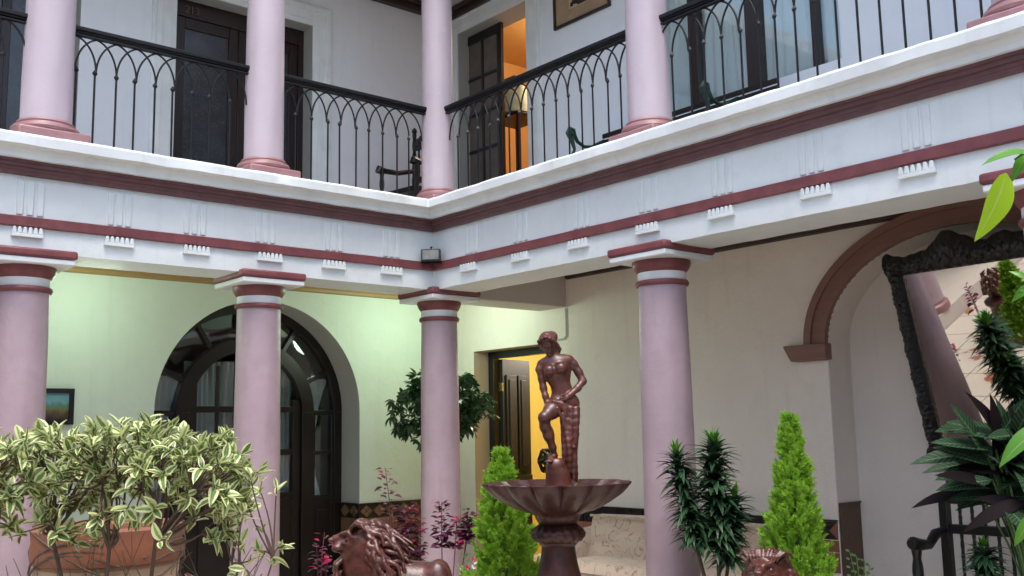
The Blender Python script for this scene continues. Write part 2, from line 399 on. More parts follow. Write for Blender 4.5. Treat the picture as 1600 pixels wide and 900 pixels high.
jb = MB(TR); jb.add([(NC+NA-.004, .004, .2), (NC+NA-.004, .296, .2), (NC+NA-.004, .296, 1.17), (NC+NA-.004, .004, 1.17)], [(0, 1, 2, 3)]); jb.box(NC+NA-.012, NC+NA-.003, .0, .298, 1.165, 1.18)
jb.build('jamb_facing', plaster('brown_jamb_paint', (.12, .07, .045), .6, .1, .004), wr1, smooth=0)
# arch moulding of the niche with its impost
am = MB(TR)
for (ra, rb, d) in (((NA, NB), (NA+.055, NB+.05), -.045), ((NA+.05, NB+.045), (NA+.135, NB+.12), -.028), ((NA+.13, NB+.115), (NA+.19, NB+.17), -.046)):
    am.arc_band((NC, NZ), ra, rb, 0, PI, d, .01, 56)
am.build('arch_moulding', ARCHBR, wr1, smooth=40)
for sg_ in (1, -1):
    im = MB(TR); im.prism([(NC+sg_*(NA-.015), 2.255), (NC+sg_*(NA+.30), 2.255), (NC+sg_*(NA+.36), 2.365), (NC+sg_*(NA+.36), 2.38), (NC+sg_*(NA-.015), 2.38)], -.07, .02); im.build('impost', ARCHBR, wr1, bevel=.006)
# pilaster below the impost is a soft plaster swelling
mb = MB(TR); mb.prism([(NC+NA+.001, .2), (NC+NA+.28, .2), (NC+NA+.28, 2.255), (NC+NA+.001, 2.255)], -.012, .0); mb.build('pilaster', CREAM, wr1, bevel=.01)
# crown mouldings under the gallery ceilings
mb = MB(TL); us = frange(-9, XR, .3); pr_ = [(0, 3.19), (-.03, 3.20), (-.035, 3.225), (-.06, 3.235), (-.075, 3.275), (-.11, 3.30), (-.12, 3.36)]
vs = []; fs = []
for u in us:
    for d, z in pr_: vs.append((u, d, z))
n_ = len(pr_)
for i in range(len(us)-1):
    for k in range(n_-1): fs.append((i*n_+k, i*n_+k+1, (i+1)*n_+k+1, (i+1)*n_+k))
mb.add(vs, fs); mb.build('crown_moulding', GOLD, wl1, smooth=0, recalc=False)
mb = MB(TR); vs = []; pr2 = [(0, 3.235), (-.03, 3.245), (-.035, 3.275), (-.07, 3.285), (-.075, 3.36)]; us = frange(-11, -.02, .3)
for u in us:
    for d, z in pr2: vs.append((u, d, z))
n_ = len(pr2); mb.add(vs, [(i*n_+k, i*n_+k+1, (i+1)*n_+k+1, (i+1)*n_+k) for i in range(len(us)-1) for k in range(n_-1)]); mb.build('crown_moulding', DKMOULD, wr1, smooth=0, recalc=False)
# upper storey
wl2 = thing('wall', 'grey white upper wall behind the left balcony railing', 'wall')
U0, U1, UZ = -1.665, -.205, 6.02
wall(TL, -9, XR+.3, 3.752, 6.62, .3, [(U0, U1, 3.752, UZ), (-4.3, -2.54, 3.752, 6.0)], 'wall_face', UPWALL, wl2)
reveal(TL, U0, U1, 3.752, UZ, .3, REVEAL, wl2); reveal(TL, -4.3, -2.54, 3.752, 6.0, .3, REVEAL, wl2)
wr2 = thing('wall', 'pale upper wall behind the right balcony railing', 'wall')
V0, V1, VZ = .50, 1.70, 6.33
W0, W1, WB, WZ = -3.165, -1.2, 4.575, 6.25
wall(TR, -11, XL, 3.752, 6.62, .3, [(V0, V1, 3.752, VZ), (W0, W1, WB, WZ)], 'wall_face', UPWALL, wr2)
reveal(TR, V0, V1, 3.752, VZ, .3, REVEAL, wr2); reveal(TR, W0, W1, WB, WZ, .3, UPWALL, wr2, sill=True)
def casing(T, u0, u1, z0, z1, wd, parent):
    mb = MB(T)
    for (a, b, d) in ((0.0, .055, -.018), (.05, .15, -.034), (.145, .20, -.05), (.195, .235, -.02)):
        a *= wd/.235; b *= wd/.235
        mb.box(u0-b, u0-a, d, .004, z0, z1+b); mb.box(u1+a, u1+b, d, .004, z0, z1+b); mb.box(u0-a, u1+a, d+.0005, .004, z1+a, z1+b)
    mb.build('door_casing', TRIM, parent, bevel=.005)
casing(TL, U0, U1, 3.752, UZ, .235, wl2); casing(TR, V0, V1, 3.752, VZ, .235, wr2)
for T, u0, u1, par in ((TL, -9, XR-.09, wl2), (TR, -11, XL, wr2)):
    mb = MB(T); mb.box(u0, u1, -.09, -.0, 6.50, 6.56); mb.box(u0, u1, -.13, -.0, 6.561, 6.619); mb.build('crown_moulding', DKMOULD, par, bevel=.008)
# walls across the courtyard, behind the camera
for nm, b, lb in (('courtyard_wall', (-9.2, -9, -11, 2, 0, 5.6), 'plain cream courtyard wall on the side away from the railings'), ('courtyard_wall', (-9, 2, -11.2, -11, 0, 5.6), 'plain cream courtyard wall behind the viewer')):
    tag(MB().box(*b).build(nm, UPWALL, smooth=0), lb, 'wall')

def room(T, u0, u1, z0, z1, d0, d1, mat, name):
    mb = MB(T); mb.add([(u0, d0, z0), (u1, d0, z0), (u1, d1, z0), (u0, d1, z0), (u0, d0, z1), (u1, d0, z1), (u1, d1, z1), (u0, d1, z1)],
                       [(0, 1, 2, 3), (4, 5, 6, 7), (0, 3, 7, 4), (1, 2, 6, 5), (3, 2, 6, 7)])
    return struct(mb.build(name, mat, smooth=0, recalc=False))
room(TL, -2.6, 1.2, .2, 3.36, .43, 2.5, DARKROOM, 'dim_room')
room(TR, -1.2, 2.6, .195, 3.0, .31, 2.6, YELLOW, 'yellow_room')
room(TR, -.6, 2.6, 3.752, 6.6, .31, 2.4, ORANGE, 'orange_room')
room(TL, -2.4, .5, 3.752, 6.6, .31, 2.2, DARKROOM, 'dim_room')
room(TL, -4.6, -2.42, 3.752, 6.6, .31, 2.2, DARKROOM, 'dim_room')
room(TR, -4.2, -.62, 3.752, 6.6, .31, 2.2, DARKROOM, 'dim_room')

# ------------------------------------------------------------------ entablature
def entablature(wing, ks, lbl):
    e = thing('entablature', lbl, 'cornice')
    far = -9 if wing == 'L' else -11
    us = frange(far, 0, .05)
    a = MB(); sweepw(a, [(-.42, 3.40), (-.42, 3.014), (-.22, 3.012), (-.0, 3.014), (.003, 3.1), (.0, 3.18)], us, wing, .004)
    a.build('architrave', WHITE, e, smooth=40, recalc=False)
    a = MB(); sweepw(a, [(-.0, 3.178), (.018, 3.18), (.03, 3.184), (.032, 3.244), (.018, 3.251), (-.0, 3.252)], us, wing, .002)
    a.build('red_fillet', MAROON, e, smooth=40, recalc=False)
    a = MB(); sweepw(a, [(0, 3.25), (0.0, 3.4), (0, 3.545)], us, wing, .003)
    a.build('frieze', WHITE, e, smooth=40, recalc=False)
    a = MB(); sweepw(a, [(-.002, 3.53), (.036, 3.532), (.040, 3.552), (.046, 3.556), (.050, 3.576), (.066, 3.580), (.070, 3.602), (.088, 3.608), (.092, 3.628)], us, wing, .003)
    a.build('brown_band', BAND, e, smooth=20, recalc=False)
    a = MB(); sweepw(a, [(.088, 3.622), (.118, 3.624), (.121, 3.652), (.124, 3.656), (.132, 3.668), (.142, 3.680), (.146, 3.690), (.196, 3.694), (.202, 3.697), (.205, 3.758), (.196, 3.774), (.16, 3.782), (-.02, 3.785), (-.45, 3.753)], us, wing, .005)
    a.build('cornice', TRIM, e, smooth=22, recalc=False)
    # triglyphs and guttae
    tr = MB()
    for k in (-1, 0, 1): tr.prism([(k*.062-.02, 3.262), (k*.062+.02, 3.262), (k*.062+.024, 3.5), (k*.062-.024, 3.5)], -.0105, .01)
    me = tr.build('triglyph', WHITE, e, bevel=.006); gt = MB(); gt.box(-.105, .105, -.032, .02, 3.108, 3.132)
    for k in range(6):
        c = -.0875+k*.035; gt.prism([(c-.0165, 3.132), (c+.0165, 3.132), (c+.008, 3.176), (c-.008, 3.176)], -.032, .02)
    gm = gt.build('guttae', WHITE, e, bevel=.003)
    first = True
    for u in ks:
        for o in (me, gm):
            q = o if first else o.copy()
            if not first: col.objects.link(q)
            q.location = (u, 0, 0) if wing == 'L' else (0, u, 0); q.rotation_euler = (0, 0, 0) if wing == 'L' else (0, 0, -PI/2)
            q.location.z = random.uniform(-.004, .004); q.scale = (random.uniform(.95, 1.05), random.uniform(.85, 1.1), 1); q.rotation_euler.y = random.uniform(-.006, .006)
        first = False
entablature('L', [-.45-.5845*k for k in range(-0, 9)], 'white left wing entablature with red fillet, brown band and thick cornice')
entablature('R', [-.525-.67*k for k in range(0, 10)], 'white right wing entablature with red fillet, brown band and thick cornice')
cb = MB(); cb.box(.41, XR, .0, .40, 2.963, 3.40); tag(cb.build('cross_beam', CEIL, bevel=.01), 'plain plastered beam crossing the gallery above the yellow doorway', 'beam')

# ------------------------------------------------------------------ columns
GL = 'lilac columns of the ground floor'; GU = 'pale lilac columns of the balcony floor'
def lower_column(x, y, label, r=.172):
    c = thing('column', label, 'column', GL, (x, y, 0))
    MB().lathe((0, 0, 0), [(r*1.09, .2)]+[(r*(1.09-.10*((z-.2)/2.55)**1.4), z) for z in frange(.35, 2.76, .12)], 48, jit=.004).build('shaft', LILAC, c, 40)
    MB().lathe((0, 0, 0), [(r*1.3, .2), (r*1.35, .24), (r*1.3, .29), (r*1.12, .31), (r*1.1, .34)], 48).build('base', BASEP, c)
    MB().lathe((0, 0, 0), [(r*.95, 2.752), (r*1.08, 2.757), (r*1.12, 2.773), (r*1.08, 2.79), (r*.97, 2.794)], 48, jit=.003).build('neck_ring', MAROON, c)
    MB().lathe((0, 0, 0), [(r*.97, 2.79), (r*1.0, 2.80), (r*1.0, 2.85), (r*.95, 2.853)], 48, jit=.003).build('necking', TRIM, c)
    MB().lathe((0, 0, 0), [(r*.98, 2.848), (r*1.05, 2.856), (r*1.16, 2.885), (r*1.22, 2.915), (r*1.2, 2.935)], 48, jit=.003).build('echinus', MAROON, c)
    h = .262
    MB().box(-h, h, -h, h, 2.932, 2.972).build('abacus', TRIM, c, bevel=.008)
    MB().box(-h-.012, h+.012, -h-.012, h+.012, 2.974, 3.034).build('abacus_top', MAROON, c, bevel=.016)
    return c
lower_column(-3.338, .2, 'lower lilac column at the far left, beside the small landscape painting')
lower_column(-1.58, .2, 'lower lilac column standing in front of the arched glazed door')
lower_column(.2, .2, 'lower lilac column at the inner corner, in front of the standard tree', .166)
lower_column(.2, -2.4725, 'lower lilac column in front of the cream sofa')
lower_column(.2, -5.16, 'lower lilac column cut by the right edge, behind hanging leaves')
lower_column(-5.1, .2, 'lower lilac column outside the picture on the left')
def upper_column(x, y, label, r=.157, z1=6.62):
    c = thing('column', label, 'column', GU, (x, y, 3.76))
    h = z1-3.76
    MB().lathe((0, 0, 0), [(r*(1.03-.11*(z/h)), z) for z in frange(.2, h, .15)], 48, jit=.004).build('shaft', LILAC_UP, c, 40)
    b = MB().lathe((0, 0, 0), [(r*1.22, .12), (r*1.34, .126), (r*1.38, .148), (r*1.33, .17), (r*1.18, .178), (r*1.16, .186), (r*1.18, .196), (r*1.12, .21), (r*1.0, .216)], 48, jit=.003); b.build('base', BASEP, c)
    MB().box(-r*1.42, r*1.42, -r*1.42, r*1.42, -.01, .122).build('plinth', BASEP, c, bevel=.014)
upper_column(-3.24, .2, 'upper lilac column at the far left between two railings', .168)
upper_column(-1.56, .2, 'upper lilac column in front of the numbered door')
upper_column(.2, .2, 'upper lilac column at the inner corner of the balcony', .15)
upper_column(.2, -2.42, 'upper lilac column between the framed drawing and the curtained window', .156)
upper_column(.2, -5.09, 'upper lilac column whose base shows in the top right corner', .157)
upper_column(-5.1, .2, 'upper lilac column outside the picture on the left')

# ------------------------------------------------------------------ balcony railings
def railing(wing, a, b, first, sp, nb, label):
    """from a to b along the wing, balusters at first + k*sp"""
    T = (lambda u, d, z: (u, .2+d, z)) if wing == 'L' else (lambda u, d, z: (.2+d, u, z))
    r = thing('balcony_railing', label, 'railing', 'wrought iron balcony railings')
    h = MB(T); h.prism([(a, 4.715), (b, 4.715), (b, 4.748), (a, 4.748)], -.032, .032); h.prism([(a, 4.70), (b, 4.70), (b, 4.714), (a, 4.714)], -.024, .024)
    h.build('handrail', REDWOOD if False else IRON, r, bevel=.007)
    MB(T).prism([(a, 4.678), (b, 4.678), (b, 4.69), (a, 4.69)], -.02, .02).build('lower_rail', IRONGREY, r, bevel=.003)
    bar = MB(); bar.tube([(0, 0, 3.76), (0, 0, 4.42)], .0078, 6); bo = bar.build('baluster', IRON, r)
    boss = MB(); boss.lathe((0, 0, 4.42), [(.003, -.028), (.019, -.003), (.019, .003), (.003, .028)], 4); bso = boss.build('boss', IRONGREY, bo, smooth=0)
    ar = MB(T=None); pts = []
    H = .258
    def half(sx):
        out = []
        for i in range(11):
            t = i/10*PI*.44; out.append((sx*sp*(1-math.cos(t))/(1-math.cos(PI*.44)), 0, 4.42+H*math.sin(t)/math.sin(PI*.44)))
        return out
    L = half(1); ar.tube(L, .0072, 6); Rr = [(2*sp-x, y, z) for x, y, z in L]; ar.tube(Rr, .0072, 6)
    ao = ar.build('arch', IRON, r)
    dl = (1, 0) if wing == 'L' else (0, 1)
    for k in range(nb):
        u = first+k*sp
        q = bo if k == 0 else bo.copy(); q2 = bso if k == 0 else bso.copy()
        if k: col.objects.link(q); col.objects.link(q2); q.parent = r; q2.parent = q
        q.location = (u, .2, 0) if wing == 'L' else (.2, u, 0)
        q.rotation_euler = (0, random.uniform(-.004, .004), 0)
    for k in range(-1, nb-1):
        u = first+k*sp; q = ao if k == -1 else ao.copy()
        if k >= 0: col.objects.link(q); q.parent = r
        q.location = (u, .2, 0) if wing == 'L' else (.2, u, 0); q.rotation_euler = (0, 0, 0 if wing == 'L' else PI/2)
railing('L', -5.0, -3.40, -4.85, .146, 10, 'short piece of iron railing at the extreme left, beyond the far left upper column')
railing('L', -3.09, -1.70, -3.06, .1487, 9, 'iron railing with interlaced arches before the numbered door, between the two left upper columns')
railing('L', -1.42, .06, -1.41, .1428, 10, 'iron railing with interlaced arches left of the corner column, before the carved chair')
railing('R', -2.28, .06, -2.275, .1432, 16, 'iron railing with interlaced arches before the orange room, right of the corner column')
railing('R', -4.89, -2.56, -4.857, .1468, 16, 'iron railing with interlaced arches before the curtained window')
railing('R', -7.0, -5.2, -6.9, .1468, 12, 'iron railing past the last upper column on the right')

# ------------------------------------------------------------------ arched glazed door, left wing
TD = lambda u, d, z: (AC+u, XL+.40+d, z)
ad = thing('arched_door', 'dark wooden arched double door with fanlight and curtained panes behind the second column', 'door')
fr = MB(TD); fr.arc_band((0, AZ), .985, 1.075, 0, PI, -.05, .03, 48); fr.box(-1.075, -.985, -.05, .03, .2, AZ); fr.box(.985, 1.075, -.05, .03, .2, AZ)
fr.build('outer_frame', DARKWOOD, ad, 40, bevel=.004)
fr = MB(TD); fr.arc_band((0, AZ), .60, .735, 0, PI, -.065, .03, 40); fr.box(-.735, -.60, -.065, .03, .2, AZ); fr.box(.60, .735, -.065, .03, .2, AZ)
fr.box(-.985, -.735, -.045, .02, AZ-.03, AZ+.02); fr.box(.735, .985, -.045, .02, AZ-.03, AZ+.02)
for a in (25, 58, 90, 122, 155):
    a = R_(a); c, s_ = math.cos(a), math.sin(a); px, pz = -s_*.022, c*.022
    fr.prism([(.73*c-px, AZ+.73*s_-pz), (.99*c-px, AZ+.99*s_-pz), (.99*c+px, AZ+.99*s_+pz), (.73*c+px, AZ+.73*s_+pz)], -.045, .02)
fr.build('inner_arch', DARKWOOD, ad, 40, bevel=.004)
for a0, a1 in ((0, 25), (25, 58), (58, 90), (90, 122), (122, 155), (155, 180)):
    g = MB(TD); g.arc_band((0, AZ), .72, 1.0, R_(a0), R_(a1), -.004, .002, 8); g.build('fanlight_pane', GLASS, ad)
for sx in (-1, 1):
    mb = MB(TD); a, b = sorted((sx*.735, sx*.985))
    mb.box(a, b, -.035, .02, .2, 1.13)
    for z in (1.13, 1.58): mb.box(a, b, -.0405, .015, z-.02, z+.02)
    mb.box(a, a+.03, -.039, .015, .2, AZ-.03); mb.box(b-.03, b, -.039, .015, .2, AZ-.03)
    mb.box(a+.05, b-.05, -.047, -.03, .35, 1.0)
    sl = mb.build('sidelight', DARKWOOD, ad, bevel=.004)
    for z0, z1 in ((1.15, 1.56), (1.60, AZ-.03)): MB(TD).box(a+.02, b-.02, -.004, .002, z0, z1).build('pane', GLASS, sl)
    # door leaf
    a, b = sorted((sx*.004, sx*.60)); lf = MB(TD)
    lf.box(a, a+.085, -.03, .02, .2, 2.42); lf.box(b-.085, b, -.03, .02, .2, 2.12)
    lf.box(a+.085, b-.085, -.03, .02, .2, 1.13)
    for z in (1.17, 1.60, 2.03): lf.box(a+.085, b-.085, -.034, .018, z-.035, z+.025)
    mid = (a+b)/2
    lf.box(mid-.014, mid+.014, -.02, .012, 1.2, 2.45)
    lf.box(a+.12, b-.12, -.045, -.025, .35, 1.02)
    lfo = lf.build('door_leaf', DARKWOOD, ad, bevel=.004)
    for z0, z1 in ((1.19, 1.57), (1.62, 2.0), (2.05, 2.5)):
        MB(TD).box(a+.03, mid, -.004, .002, z0, z1).build('pane', GLASS, lfo); MB(TD).box(mid, b-.03, -.004, .002, z0, z1).build('pane', GLASS, lfo)
MB(TD).tube([(.03, -.06, 1.28), (.03, -.075, 1.22), (.03, -.06, 1.16)], .009, 8).build('handle', paint('dull_brass', (.25, .17, .06), .35, metal=1), ad)
def curtain(T, u0, u1, z0, z1, d, label, fold=.05, amp=.018, gather=None, name='curtain', mat=None, seed=0):
    nu = int((u1-u0)/fold*8); nz = 10; mb = MB(T); vs = []; fs = []
    for j in range(nz+1):
        z = z0+(z1-z0)*j/nz
        for i in range(nu+1):
            t = i/nu; u = u0+(u1-u0)*t
            if gather: u += gather*math.sin(PI*j/nz)*(t-.5)
            ph = 2*PI*(u-u0)/fold+1.3*noise.noise(Vector((u*9, seed, z*.6)))*3
            vs.append((u, d+amp*math.sin(ph)+.01*noise.noise(Vector((u*5, z*2, seed))), z))
    for j in range(nz):
        for i in range(nu): b = j*(nu+1)+i; fs.append((b, b+1, b+nu+2, b+nu+1))
    mb.add(vs, fs); o = mb.build(name, mat or CURTAIN, smooth=80, recalc=False); tag(o, label, 'curtain'); return o
curtain(TD, -.98, -.62, .9, 2.35, .12, 'pale curtain behind the left sidelight of the arched door', gather=-.3, seed=1)
curtain(TD, .62, .985, .9, 2.35, .12, 'pale curtain behind the right sidelight of the arched door', gather=-.3, seed=2)
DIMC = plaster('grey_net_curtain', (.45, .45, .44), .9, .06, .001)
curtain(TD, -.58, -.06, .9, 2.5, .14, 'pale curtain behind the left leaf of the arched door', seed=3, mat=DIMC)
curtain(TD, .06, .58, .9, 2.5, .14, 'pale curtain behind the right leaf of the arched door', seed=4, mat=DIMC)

# ------------------------------------------------------------------ panelled door into the yellow room
fd = thing('doorway_frame', 'black wooden frame around the doorway of the yellow room', 'door frame')
mb = MB(TR); mb.box(DY1-.09, DY1, .2, .29, .2, DZ); mb.box(DY0, DY0+.07, .2, .29, .2, DZ); mb.box(DY0+.07, DY1-.09, .2, .29, DZ-.075, DZ); mb.build('frame', BLACKWOOD, fd, bevel=.005)
DOORW = wood('brown_black_door_wood', (.011, .007, .006), .6, 2, .3)
dl = thing('panelled_door', 'brown panelled door leaf standing open into the yellow room', 'door', loc=(XR+.285, DY1-.088, .2), rz=R_(12))
mb = MB(); mb.box(0, .50, -.045, 0, 0, 2.35); mb.build('leaf', DOORW, dl, bevel=.004)
for u in (.05, .265):
    for z0, z1 in ((.12, .95), (1.12, 2.18)):
        q = MB(); q.box(u, u+.185, -.062, -.044, z0, z1); q.box(u+.04, u+.145, -.074, -.06, z0+.05, z1-.05); q.build('door_panel', DOORW, dl, bevel=.008)
MB().box(.0, .50, -.06, -.04, 1.0, 1.08).build('lock_rail', BLACKWOOD, dl, bevel=.004)
MB().box(-.012, .006, -.05, .006, 2.0, 2.09).build('hinge', paint('brass_hinge', (.5, .4, .15), .3, metal=1), dl)
# black angular lamp-like ornament in the yellow room
orn = thing('table_ornament', 'small black angular metal ornament seen low in the yellow doorway', 'ornament', loc=(2.5, 1.3, 0))
mb = MB()
c0 = Vector((0, 0, 1.43)); orn.scale = (1, 1, 1)
for k in range(6):
    a = 2*PI*k/6; a2 = a+2*PI/6
    p, q = c0+Vector((.11*math.cos(a), .03, .13*math.sin(a))), c0+Vector((.11*math.cos(a2), .03, .13*math.sin(a2)))
    mb.tube([p, q], .022, 5); mb.tube([p, c0+Vector((0, -.05, .02))], .022, 5)
mb.lathe((0, 0, 1.43), [(.02, -.07), (.075, -.03), (.085, .02), (.04, .08)], 8); mb.build('body', IRON, orn); MB().lathe((0, 0, 1.16), [(.05, 0), (.06, .01), (.015, .03), (.012, .2), (.03, .24)], 14).build('foot', IRON, orn)
MB().lathe((0, -.03, 1.43), [(.028, -.01), (.03, 0), (.028, .01)], 10).build('glass_disc', TRIM, orn)
tt = thing('side_table', 'dark side table carrying the black ornament in the yellow room', 'table', loc=(2.5, 1.3, .2))
MB().box(-.2, .2, -.2, .2, .92, .96).build('top', DARKWOOD, tt, bevel=.004)
for a in (-1, 1):
    for b in (-1, 1): MB().box(a*.16-.02, a*.16+.02, b*.16-.02, b*.16+.02, 0, .92).build('leg', DARKWOOD, tt)

# ------------------------------------------------------------------ upper doors and window
d2 = thing('double_door', 'dark double door with grey glass and the number 213 above, upper left gallery', 'door')
TU = lambda u, d, z: (u, XL+.2+d, z)
mb = MB(TU); mb.box(U0, U0+.07, -.02, .05, 3.752, UZ); mb.box(U1-.06, U1, -.02, .05, 3.752, UZ); mb.box(U0+.07, U1-.06, -.02, .05, UZ-.17, UZ); mb.build('frame', REDWOOD, d2, bevel=.004)
OPQ = paint('grey_frosted_glass', (.035, .04, .048), .22, .25, .0006, .6)
um = (U0+U1)/2
for a, b in ((U0+.07, um-.002), (um+.002, U1-.06)):
    mb = MB(TU); st = .10; mb.box(a, a+st, 0, .045, 3.76, UZ-.17); mb.box(b-st, b, 0, .045, 3.76, UZ-.17); mb.box(a+st, b-st, .001, .044, UZ-.28, UZ-.17); mb.box(a+st, b-st, .001, .044, 3.76, 4.15)
    lf = mb.build('door_leaf', REDWOOD, d2, bevel=.005); MB(TU).box(a+st-.01, b-st+.01, .02, .03, 4.14, UZ-.27).build('glass_panel', OPQ, lf)
fc = bpy.data.curves.new('number_213', 'FONT'); fc.body = '213'; fc.size = .105; fc.extrude = .004; fc.align_x = 'CENTER'
fo = bpy.data.objects.new('number_213', fc); col.objects.link(fo); dg = bpy.context.evaluated_depsgraph_get(); dg.update()
me = bpy.data.meshes.new_from_object(fo.evaluated_get(dg)); bpy.data.objects.remove(fo); me.materials.clear(); me.materials.append(paint('dull_copper_number', (.16, .075, .04), .5))
no = link('door_number', me, d2, loc=(-1.44, XL+.17, UZ-.135)); no.rotation_euler = (R_(90), 0, 0)
d3 = thing('glazed_door', 'dark door with greenish glass behind the far left upper column', 'door')
mb = MB(TU); 
for a in (-4.3, -3.72, -3.14, -2.62): mb.box(a, a+.08, 0, .05, 3.752, 6.0)
mb.box(-4.3, -2.54, .001, .049, 5.88, 6.0); mb.box(-4.3, -2.54, .001, .049, 3.752, 4.2); mb.box(-2.70, -2.62, -.02, .02, 3.752, 6.0); mb.build('frame', REDWOOD, d3, bevel=.005)
for a, b in ((-4.22, -3.72), (-3.64, -3.14), (-3.06, -2.62)): MB(TU).box(a, b, .02, .028, 4.2, 5.88).build('glass_panel', OPQ, d3)
d4 = thing('glazed_door', 'black glazed door leaf with small panes left of the orange room opening', 'door')
TG = lambda u, d, z: (XR+.14+d, u, z)
a, b = 1.10, 1.78
mb = MB(TG); mb.box(a, a+.075, 0, .045, 3.76, VZ-.005); mb.box(b-.06, b+.04, 0, .045, 3.76, VZ-.005); mb.box(a+.075, b-.06, .001, .044, VZ-.11, VZ-.005); mb.box(a+.075, b-.06, .001, .044, 3.76, 4.50)
mid = (a+b)/2+.005; mb.box(mid-.018, mid+.018, .003, .04, 4.5, VZ-.11)
zs = frange(4.50, VZ-.11, .44)
for z in zs[1:-1]: mb.box(a+.075, b-.06, .005, .038, z-.018, z+.018)
lf = mb.build('door_leaf', BLACKWOOD, d4, bevel=.003)
NET = paint('beige_lace_backing', (.14, .115, .10), .8)
for z0, z1 in zip(zs[:-1], zs[1:]):
    for p, q in ((a+.07, mid), (mid, b-.055)): MB(TG).box(p, q, .018, .024, z0, z1).build('pane', NET, lf)
MB(TG).tube([(a+.02, -.01, 5.3), (a-.03, -.03, 5.3), (a-.05, -.02, 5.3)], .01, 6).build('latch', IRON, d4)
MB(TG).box(V0, V0+.03, 0, .06, 3.76, VZ).build('frame', BLACKWOOD, d4)
# curtained window, upper right
wn_ = thing('window', 'large dark framed window with pale curtains behind the right balcony railing', 'window')
TW = lambda u, d, z: (XR+.05+d, u, z)
mb = MB(TW)
for u, w in ((W1-.03, .03), (-1.735, .10), (-2.40, .15), (-2.94, .055), (W0, .012)): mb.box(u, u+w, -.01, .07, WB, WZ)
mb.box(W0, W1, 0, .06, WZ-.08, WZ); mb.box(W0, W1, .012, .06, WB-.0, WB+.016)
mb.build('frame', REDWOOD, wn_, bevel=.005)
for a, b in ((-1.64, -1.22), (-2.25, -1.73), (-2.89, -2.40), (W0, -2.94)): MB(TW).box(a, b, .03, .034, WB+.01, WZ-.07).build('pane', GLASS, wn_)
for i, (a, b, w) in enumerate(((-1.66, -1.2, 'leftmost pane, beside the upper column'), (-2.28, -1.72, 'second pane from the left'), (-2.90, -2.38, 'third pane from the left'), (-3.16, -2.92, 'narrow right hand pane'))):
    curtain(TW, a, b, WB-.1, WZ, .09, 'pale grey curtain hanging behind the %s of the upper window' % w, fold=.11, amp=.02, seed=10+i)
# framed drawing and small landscape
pd = thing('framed_drawing', 'black and tan drawing in a dark frame on the upper right wall', 'picture')
mb = MB(TR); y0, y1, z0, z1 = -.745, .055, 5.835, 6.38
f_ = .028
mb.box(y0, y0+f_, -.03, 0, z0, z1); mb.box(y1-f_, y1, -.03, 0, z0, z1); mb.box(y0+f_, y1-f_, -.0305, 0, z0, z0+f_); mb.box(y0+f_, y1-f_, -.0305, 0, z1-f_, z1); mb.build('frame', REDWOOD, pd, bevel=.004)
MB(TR).box(y0+f_, y1-f_, -.012, -.002, z0+f_, z1-f_).build('mat_board', paint('tan_mat_board', (.36, .25, .15), .7), pd)
MB(TR).box(-.53, -.17, -.016, -.012, 5.99, 6.26).build('paper', paint('pale_tan_paper', (.48, .36, .22), .7), pd)
mb = MB(TR)
for k in range(16):
    u = -.51+k*.02; h = .03+.09*abs(noise.noise(Vector((k*.73, 2, 0))))+(.05 if k in (5, 10) else 0); mb.box(u, u+.018, -.0185, -.016, 6.005+.003*k % .02, 6.01+h*1.4)
mb.prism([(-.52, 6.0), (-.30, 6.0), (-.19, 6.10), (-.22, 6.11)], -.0178, -.016)
mb.build('ink_drawing', paint('black_ink', (.02, .018, .015), .6), pd)
pl_ = thing('framed_painting', 'small landscape painting in a black frame, right of the far left lower column', 'picture')
mb = MB(TL); y0, y1, z0, z1 = -2.95, -2.465, 1.885, 2.19; f_ = .04
mb.box(y0, y0+f_, -.035, 0, z0, z1); mb.box(y1-f_, y1, -.035, 0, z0, z1); mb.box(y0+f_, y1-f_, -.0355, 0, z0, z0+f_); mb.box(y0+f_, y1-f_, -.0355, 0, z1-f_, z1); mb.build('frame', BLACKWOOD, pl_, bevel=.005)
def landscape():
    t = NT('painted_landscape'); sp = t.add('SeparateXYZ'); t.l.new(t.tc.outputs['Generated'], sp.inputs[0])
    h = t.math('ADD', sp.outputs[2], t.math('MULTIPLY', t.noise(16, 6, rough=.7), .6))
    t.col(t.ramp(h, [(.3, (.03, .02, .015)), (.55, (.10, .055, .03)), (.72, (.14, .17, .05)), (.9, (.07, .20, .20)), (1, (.14, .30, .34))])); t.rough(.5); t.bump(t.noise(60, 3), .001); return t.m
MB(TL).box(y0+f_, y1-f_, -.014, -.004, z0+f_, z1-f_).build('canvas', landscape(), pl_)
# table lamp in the orange room
tl = thing('table_lamp', 'table lamp with a pale green shade in the orange room', 'lamp', loc=(2.1, 1.25, 5.30))
MB().lathe((0, 0, .045), [(.17, 0), (.165, .01), (.115, .31), (.11, .32)], 24).build('shade', paint('pale_green_shade', (.62, .74, .50), .6), tl)
MB().lathe((0, 0, 0), [(.08, 0), (.08, .02), (.02, .04), (.015, .2), (.01, .3)], 16).build('base', DARKWOOD, tl)
tb = thing('lamp_stand', 'tall thin legged dark stand under the green lamp in the orange room', 'stand', loc=(2.1, 1.25, 3.755))
MB().box(-.20, .20, -.24, .24, 1.51, 1.54).build('top', DARKWOOD, tb, bevel=.005)
for a in (-.17, .17):
    for b in (-.21, .21): MB().box(a-.01, a+.01, b-.01, b+.01, 0, 1.51).build('leg', DARKWOOD, tb)
sh = thing('wall_shelf', 'dark carved shelf above the green lamp in the orange room', 'shelf', loc=(2.25, 1.52, 5.80))
MB().box(-.12, .0, -.2, .3, 0, .05).build('board', DARKWOOD, sh, bevel=.008); MB().prism([(-.1, -.09), (0, -.16), (0, -.001), (-.1, -.001)], .0, .03).build('bracket', DARKWOOD, sh)

